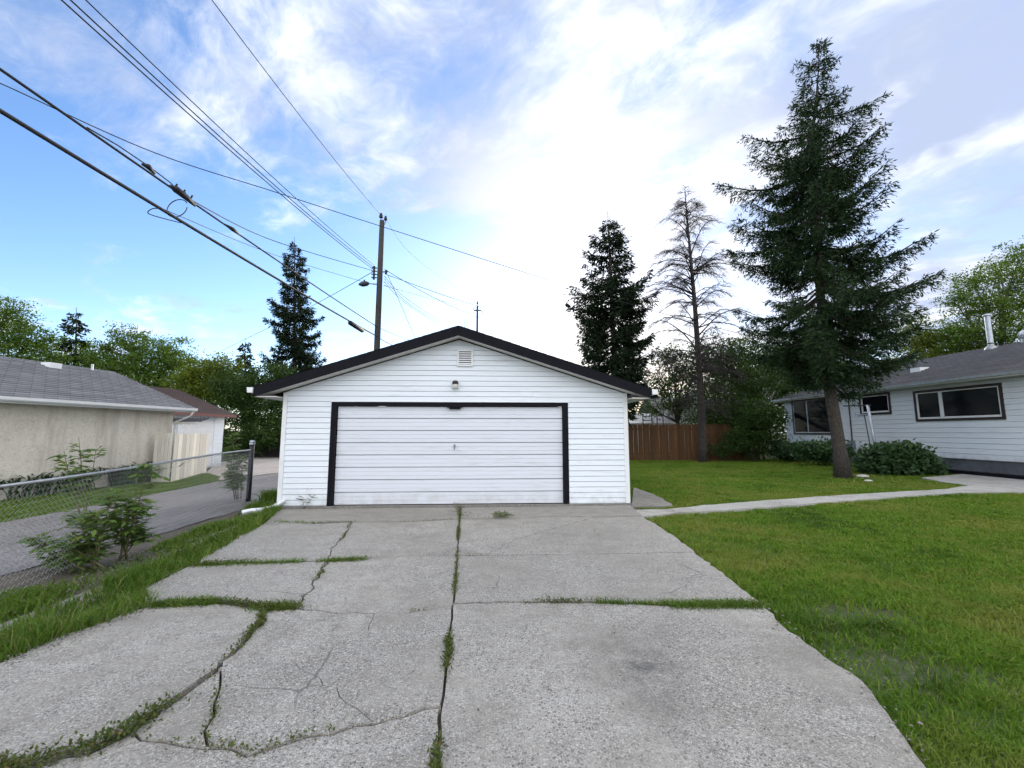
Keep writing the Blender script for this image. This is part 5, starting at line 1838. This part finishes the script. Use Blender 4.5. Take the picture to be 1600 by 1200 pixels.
def decid(name, label, Y, lobes, foot, seed, leaf=.16, n=9000, mat='leaf_mid', group=None, cat='tree', clump=.42, trunk_r=.16, flat=.5, hollow=.25, cl_per=34, base_z=-.08):
    """lobes: (u, v, half-width px, half-height px, distance offset); foot: (u) of the stem"""
    rs = np.random.RandomState(seed)
    fx = at(foot, 675, Y).x
    t = thing(name, label, cat, (fx, Y, 0), 0, group)
    O = np.array([fx, Y, 0.0])
    L = []
    for lb in lobes:
        u, v, a, b = lb[:4]
        dy = lb[4] if len(lb) > 4 else 0.0
        c = at(u, v, Y + dy)
        k = (Y + dy) / F
        L.append((np.array(c), a * k, b * k))
    vol = np.array([a * b * a for _, a, b in L]) ** .75
    vol /= vol.sum()
    C, N_ = [], []
    ncl = n // cl_per
    pick = rs.choice(len(L), ncl, p=vol)
    for i in range(len(L)):
        m = int((pick == i).sum())
        if not m: continue
        c, a, b = L[i]
        d = unit(rs.normal(0, 1, (m, 3)))
        r = (hollow + (1 - hollow) * rs.rand(m) ** .55)
        lump = 1 + .22 * np.sin(d[:, 0] * 5 + i) * np.sin(d[:, 2] * 6 + 2 * i) + .12 * rs.normal(0, 1, m)
        cc = c + d * (r * lump)[:, None] * np.array([a, a, b])
        for q in range(m):
            k = rs.randint(int(cl_per * .5), int(cl_per * 1.5))
            sg = clump * rs.uniform(.5, 1.2)
            C.append(cc[q] + rs.normal(0, 1, (k, 3)) * np.array([sg, sg, sg * flat]))
    C = np.concatenate(C)
    C = C[C[:, 2] > base_z + .05]
    m = len(C)
    nrm = unit(rs.normal(0, .7, (m, 3)) + [0, 0, .8])
    ax = unit(np.cross(nrm, rs.normal(0, 1, (m, 3))))
    sv = np.cross(nrm, ax)
    s = leaf * rs.uniform(.6, 1.3, m)
    v = cards(C - O, ax, sv, s, s * .8)
    tr = MB()
    top = max(c[2] for c, _, _ in L)
    cxm = np.mean([c[0] for c, _, _ in L]) - fx
    low = min(c[2] - b for c, _, b in L)
    fork = max(.3, low * .9)
    tr.tube([(0, 0, base_z), (cxm * .1 + .05, 0, fork * .5), (cxm * .2, 0, fork)], [trunk_r * 1.3, trunk_r, trunk_r * .85], 9)
    for c, a, b in L:
        p = c - O
        q0 = np.array([cxm * .2, 0, fork])
        midp = q0 * .5 + p * .5 + np.array([0, 0, .12 * abs(p[2] - fork)]) + rs.normal(0, .12, 3)
        tr.tube([tuple(q0), tuple(midp), tuple(p), tuple(p + np.array([rs.normal(0, .2), rs.normal(0, .2), b * .6]))], [trunk_r * .6, trunk_r * .35, trunk_r * .2, .012], 6)
        for _ in range(6):
            e = p + unit(rs.normal(0, 1, (1, 3)))[0] * np.array([a, a, b]) * .85
            tr.tube([tuple(midp), tuple((midp + e) / 2 + rs.normal(0, .1, 3)), tuple(e)], [trunk_r * .22, trunk_r * .13, .01], 5)
    tr.build('trunk', M['bark_decid'], t, True)
    link('crown', mesh_np('crown', v, np.arange(len(v)).reshape(-1, 4), M[mat]), t)
    return t


decid('leafy_tree', 'dark leafy tree at the left picture edge above the tan garage', 31, [(10, 495, 34, 28), (-40, 515, 55, 50), (48, 530, 38, 26), (5, 555, 60, 32), (72, 560, 30, 25)], 5, 51, .135, 26000, 'leaf_mid', clump=.38)
decid('leafy_tree', 'broad bright green tree behind the tan garage roof ridge', 33, [(205, 528, 26, 20), (188, 560, 42, 34), (238, 552, 40, 30), (272, 562, 34, 30), (215, 595, 60, 34), (160, 565, 26, 28), (285, 590, 36, 34)], 220, 52, .14, 32000, 'leaf_mid', clump=.36)
decid('leafy_tree', 'yellowish green tree above the maroon roof', 30, [(318, 590, 34, 30), (345, 575, 30, 22), (300, 612, 36, 26), (350, 612, 34, 30)], 325, 53, .135, 18000, 'leaf_yellow', clump=.34)
decid('leafy_tree', 'dark green tree mass beside the left wall of the white garage', 28.5, [(392, 612, 44, 28), (425, 590, 36, 22), (372, 640, 36, 34), (415, 650, 44, 36), (450, 640, 44, 50), (360, 600, 30, 22)], 400, 54, .13, 28000, 'leaf_dark', clump=.34)
decid('shrub', 'low dark hedge behind the gravel pad at left', 26.8, [(362, 690, 26, 22), (395, 682, 30, 24), (430, 682, 36, 26), (345, 680, 16, 26)], 395, 55, .13, 7000, 'leaf_dark', cat='hedge', clump=.26, trunk_r=.06)
decid('leafy_tree', 'hazy low tree line behind the tan garage at left', 44, [(60, 590, 50, 24), (120, 585, 50, 26), (180, 590, 50, 24), (20, 580, 40, 30)], 90, 56, .20, 12000, 'leaf_mid', clump=.5)
# right side
decid('leafy_tree', 'tall airy green tree behind the bungalow at the right edge', 33, [(1592, 408, 40, 30), (1560, 432, 34, 22), (1520, 442, 36, 22), (1590, 465, 40, 36), (1535, 482, 44, 28), (1490, 470, 22, 14), (1560, 520, 60, 34), (1505, 520, 34, 24), (1640, 470, 60, 70)], 1575, 57, .14, 36000, 'leaf_mid', clump=.36, hollow=.1)
decid('leafy_tree', 'yellow green tree between the big spruce and the flue pipe', 36, [(1470, 535, 44, 30), (1440, 555, 40, 26), (1510, 555, 40, 26), (1428, 500, 16, 12), (1425, 525, 22, 18)], 1460, 58, .145, 21000, 'leaf_yellow', clump=.38)
decid('leafy_tree', 'thin sparse tree lit by the low sky behind the cedar fence', 29, [(1045, 560, 30, 22), (1030, 600, 28, 26), (1070, 585, 32, 30), (1100, 560, 34, 26), (1062, 630, 34, 20), (1020, 640, 20, 14)], 1060, 59, .14, 11000, 'leaf_dark', clump=.36, hollow=.0)
decid('leafy_tree', 'dark leafy tree crowding the gap left of the bungalow', 26.5, [(1140, 560, 44, 40), (1175, 590, 50, 44), (1130, 620, 44, 36), (1215, 590, 50, 44, 7), (1170, 645, 40, 30), (1110, 655, 40, 24), (1240, 560, 50, 44, 9)], 1165, 60, .135, 34000, 'leaf_dark', clump=.36, hollow=.1)
decid('shrub', 'dark shrub under the trees between cedar fence and bungalow', 23.6, [(1172, 686, 30, 26), (1200, 672, 22, 36), (1150, 696, 24, 18), (1130, 702, 20, 10), (1185, 650, 30, 30)], 1175, 61, .12, 9000, 'leaf_dark', cat='shrub', clump=.24, trunk_r=.06)
decid('leafy_tree', 'distant dark tree behind the pale shed', 48, [(1000, 625, 40, 22), (1040, 640, 40, 20), (1080, 625, 50, 26), (1130, 600, 60, 40), (1200, 560, 60, 60)], 1060, 62, .22, 16000, 'leaf_dark', clump=.55)

decid('leafy_tree', 'dense shadowy tree behind the far corner of the bungalow', 34, [(1200, 625, 44, 36), (1165, 640, 44, 34), (1232, 610, 44, 44), (1150, 590, 44, 34), (1195, 665, 60, 26), (1120, 660, 40, 24), (1260, 570, 50, 40)], 1190, 67, .15, 30000, 'leaf_dark', clump=.42, hollow=.1)

# bushes at the bungalow wall
decid('bush', 'small dark bush at the far left corner of the bungalow', 23.4, [(1225, 705, 22, 15), (1245, 703, 22, 14)], 1235, 63, .13, 4500, 'leaf_bush', cat='bush', clump=.18, trunk_r=.035, cl_per=26)
decid('bush', 'leafy bush below the left bungalow window beside the trunk', 20.8, [(1270, 705, 24, 14), (1295, 702, 22, 16), (1310, 708, 20, 12)], 1285, 64, .14, 5500, 'leaf_bush', cat='bush', clump=.18, trunk_r=.035, cl_per=26)
decid('bush', 'largest broad leaved bush in front of the bungalow wall', 16.7, [(1372, 716, 22, 16), (1400, 710, 28, 20), (1428, 718, 25, 17), (1385, 728, 36, 14), (1440, 730, 22, 12)], 1405, 65, .15, 9500, 'leaf_bush', cat='bush', clump=.2, trunk_r=.04, cl_per=24)


# dead spruce: bare stem, arching grey branches, fringes of twigs
def dead_tree():
    Y = 23.4
    rs = np.random.RandomState(77)
    st = [at(1098, 714, Y), at(1094, 600, Y), at(1086, 480, Y), at(1077, 380, Y), at(1070, 298, Y)]
    O = Vector((st[0].x, Y, 0))
    t = thing('dead_spruce', 'bare dead conifer with arching grey branches before the cedar fence', 'tree', O)
    tz = np.array([-.1] + [p.z for p in st[1:]]); tx = np.array([st[0].x] + [p.x for p in st[1:]])
    H = tz[-1]
    m = MB()
    zs_ = np.linspace(-.1, H, 20)
    m.tube([(float(np.interp(z, tz, tx)) - O.x, .0, float(z)) for z in zs_], [max(.02, .21 * (1 - max(z, 0) / H) ** .85 + .015) for z in zs_], 10)
    m.build('trunk', M['bark_dead'], t, True)
    b, tw = MB(), MB()
    zlo = at(1095, 640, Y).z
    for i in range(180):
        z = rs.uniform(zlo, H - .1)
        f = (z - zlo) / (H - zlo)
        az = rs.rand() * 6.283
        c, s = math.cos(az), math.sin(az)
        r = np.interp(f, [0, .25, .45, .7, .85, 1], [1.7, 3.0, 2.7, 2.4, 1.3, .35]) * rs.uniform(.5, 1.1)
        x0 = float(np.interp(z, tz, tx)) - O.x
        up = rs.uniform(.15, .75) * (1 if f > .25 else .4)
        pts = []
        kq = rs.uniform(.1, .6)
        for q in np.linspace(0, 1, 8):
            pts.append(Vector((x0 + c * r * q + rs.normal(0, .03), s * r * q + rs.normal(0, .03), z + r * (up * math.sin(q * 1.9) - kq * q * q) + rs.normal(0, .03))))
        r0 = .010 + .011 * r
        b.tube(pts, [max(.007, r0 * (1 - q * .8)) for q in np.linspace(0, 1, 8)], 5)
        for k in range(int(10 + r * 28)):
            q = rs.uniform(.25, 1)
            i0 = min(6, int(q * 7))
            p = pts[i0].lerp(pts[i0 + 1], q * 7 - i0)
            a2 = az + rs.choice([-1, 1]) * rs.uniform(.3, 1.2)
            l = rs.uniform(.15, .75) * (1.15 - q * .5)
            d = Vector((math.cos(a2), math.sin(a2), rs.uniform(-.7, .35)))
            e = p + d * l
            tw.tube([p, p.lerp(e, .55) + Vector((0, 0, .03)), e + Vector((0, 0, -.12 * l))], [.006, .005, .003], 3, cap=False)
    b.build('branches', M['bark_dead'], t, True)
    tag(tw.build('twigs', M['bark_dead'], t), kind='stuff')


dead_tree()


# ------------------------------------------------------------------ saplings and weeds along the chain link fence
def sapling(label, base, tips, seed, leaf=.075, mat='leaf_sap', per=26, r0=.012):
    """several thin stems carrying pairs of compound leaves"""
    rs = np.random.RandomState(seed)
    t = thing('sapling', label, 'sapling', base)
    O = np.array(base)
    m = MB()
    C, A, N_ = [], [], []
    for tip in tips:
        p1 = np.array(tip) - O
        p0 = rs.normal(0, .05, 3) * [1, 1, 0]
        mid = p0 * .5 + p1 * .5 + rs.normal(0, .05, 3)
        ln = np.linspace(0, 1, 9)
        cur = np.array([(1 - q) ** 2 * p0 + 2 * q * (1 - q) * mid + q * q * p1 for q in ln])
        m.tube([tuple(c) for c in cur], [r0 * (1 - q * .75) for q in ln], 6)
        for i in range(per):
            q = rs.uniform(.30, 1.0) ** .8
            c = np.array([np.interp(q, ln, cur[:, k]) for k in range(3)])
            a = rs.rand() * 6.283
            el = rs.uniform(-.1, .7)
            d = np.array([math.cos(a) * math.cos(el), math.sin(a) * math.cos(el), math.sin(el)])
            pl = rs.uniform(.08, .20) * (1.2 - .4 * q)
            e = c + d * pl
            m.tube([tuple(c), tuple(e)], .0035, 4, cap=False)
            sdv = np.cross(d, [0, 0, 1]); sdv /= np.linalg.norm(sdv)
            for (w_, sg) in ((.35, 1), (.35, -1), (.7, 1), (.7, -1), (1.0, 0)):
                o_ = c + d * pl * w_
                ad = d * .6 + sdv * sg * .8 + np.array([0, 0, rs.uniform(-.45, .15)])
                C.append(o_); A.append(ad / np.linalg.norm(ad)); N_.append(rs.normal(0, .25, 3) + [0, 0, 1])
    C, A, N_ = np.array(C), np.array(A), np.array(N_)
    S = unit(np.cross(A, N_))
    s = leaf * rs.uniform(.65, 1.25, len(C))
    l, w = s[:, None], (s * .5)[:, None]
    dn = np.array([0, 0, -1]) * l * .12
    v = np.stack([C, C + A * l * .45 + S * w * .5, C + A * l + dn, C + A * l * .45 - S * w * .5], 1).reshape(-1, 3)
    m.build('stem', M['stem'], t, True)
    link('leaves', mesh_np('leaves', v, np.arange(len(v)).reshape(-1, 4), M[mat]), t)
    return t


b0 = G(150, 888)
sapling('largest leafy sapling clump pushing through the chain link fence', b0, [at(60, 842, b0.y + .05), at(105, 850, b0.y), at(118, 800, b0.y + .2), at(150, 800, b0.y - .1), at(175, 770, b0.y + .1), at(140, 845, b0.y + .2), at(90, 870, b0.y + .1)], 81, .10, 'leaf_sap', 34)
b1 = G(188, 874)
sapling('upright yellow green sapling rising above the fence rail', b1, [at(232, 725, b1.y + .1), at(205, 775, b1.y), at(222, 790, b1.y - .1), at(190, 800, b1.y + .1), at(215, 830, b1.y)], 82, .10, 'leaf_sap', 36)
b2 = G(135, 815)
b2 = Vector((b2.x, b2.y, -.05))
sapling('tall thin sapling against the tan stucco wall', b2, [at(123, 684, b2.y), at(100, 705, b2.y), at(150, 702, b2.y + .1), at(128, 720, b2.y)], 83, .13, 'leaf_sap', 16)
b3 = G(372, 782)
sapling('slim pale leaved sapling beside the black fence post', b3 + Vector((-.1, .15, 0)), [at(366, 677, b3.y + .15), at(360, 705, b3.y + .1), at(378, 715, b3.y + .1), at(355, 735, b3.y + .15), at(372, 745, b3.y + .1), at(365, 725, b3.y)], 84, .10, 'leaf_sap', 44)
bd = G(478, 793)
sapling('dry wispy weed against the garage wall left of the door', bd + Vector((0, -.1, 0)), [at(481, 762, bd.y - .08), at(474, 778, bd.y - .1), at(487, 775, bd.y - .1)], 85, .03, 'moss', 7, .005)
be = G(718, 806)
sapling('dry weed stalk in the centre joint before the door', be, [at(717, 786, be.y), at(713, 792, be.y), at(722, 794, be.y)], 86, .03, 'moss', 9, .005)
bf = G(784, 808)
sapling('little green weed in the apron joint right of centre', bf, [at(778, 803, bf.y), at(786, 801, bf.y), at(793, 804, bf.y)], 87, .035, 'leaf_sap', 12, .004)


# strap leaved clumps along the stucco wall
def strap_clump(i, base, h, n, seed):
    rs = np.random.RandomState(seed)
    V, Fc = [], []
    for k in range(n):
        a = rs.rand() * 6.283
        d = np.array([math.cos(a), math.sin(a), 0])
        s = np.array([-d[1], d[0], 0]) * rs.uniform(.014, .024)
        L = h * rs.uniform(.7, 1.25)
        out = rs.uniform(.35, .9)
        p0 = rs.normal(0, .16, 3) * [1, 1, 0]
        o = len(V)
        for q in np.linspace(0, 1, 6):
            p = p0 + d * out * L * q ** 1.4 + np.array([0, 0, L * (q * 1.25 - .62 * q ** 2.6)])
            w = 1.0 if q < .6 else (1 - q) / .4 + .05
            V += [p - s * w, p + s * w]
        for j in range(5):
            Fc.append((o + 2 * j, o + 2 * j + 1, o + 2 * j + 3, o + 2 * j + 2))
    o = link('strap_leaf_plant', mesh_np('strap_leaf_plant', V, Fc, M['leaf_strap']), None, base)
    return o


rs = np.random.RandomState(90)
A0, A1 = G(-40, 782), G(248, 748)
order = ['at the left picture edge', 'second from the left edge', 'third from the left edge', 'fourth from the left edge', 'fifth from the left edge', 'left of the tall thin sapling', 'behind the tall thin sapling', 'right of the tall thin sapling', 'midway along the stucco wall', 'past the middle of the stucco wall', 'fifth before the pale board fence', 'fourth before the pale board fence', 'third before the pale board fence', 'second before the pale board fence', 'touching the pale board fence']
for i in range(15):
    p = A0.lerp(A1, (i + rs.uniform(-.2, .2)) / 14)
    p = Vector((p.x + rs.uniform(-.15, .15), p.y, -.07))
    o = strap_clump(i, p, rs.uniform(.6, .9) * (1.15 if i > 10 else 1), 170, 900 + i)
    tag(o, 'dark strap leaved clump along the stucco wall, ' + order[i], 'plant', 'strap leaved plants along the stucco wall')

# pale stones at the foot of the big spruce
for (u, v, s, lab) in ((1347, 743, .16, 'larger pale flat stone beside the big spruce trunk'), (1356, 750, .10, 'smaller pale stone on the bare patch by the big spruce')):
    p = G(u, v)
    bm = bmesh.new()
    bmesh.ops.create_icosphere(bm, subdivisions=2, radius=s)
    for vv in bm.verts:
        vv.co = Vector((vv.co.x * 1.3, vv.co.y, vv.co.z * .42)) * (1 + .18 * math.sin(vv.co.x * 23 + vv.co.y * 17))
    me = bpy.data.meshes.new('stone')
    bm.to_mesh(me); bm.free()
    me.materials.append(M['stone'])
    tag(link('stone', me, None, (p.x, p.y, -.03)), lab, 'stone')
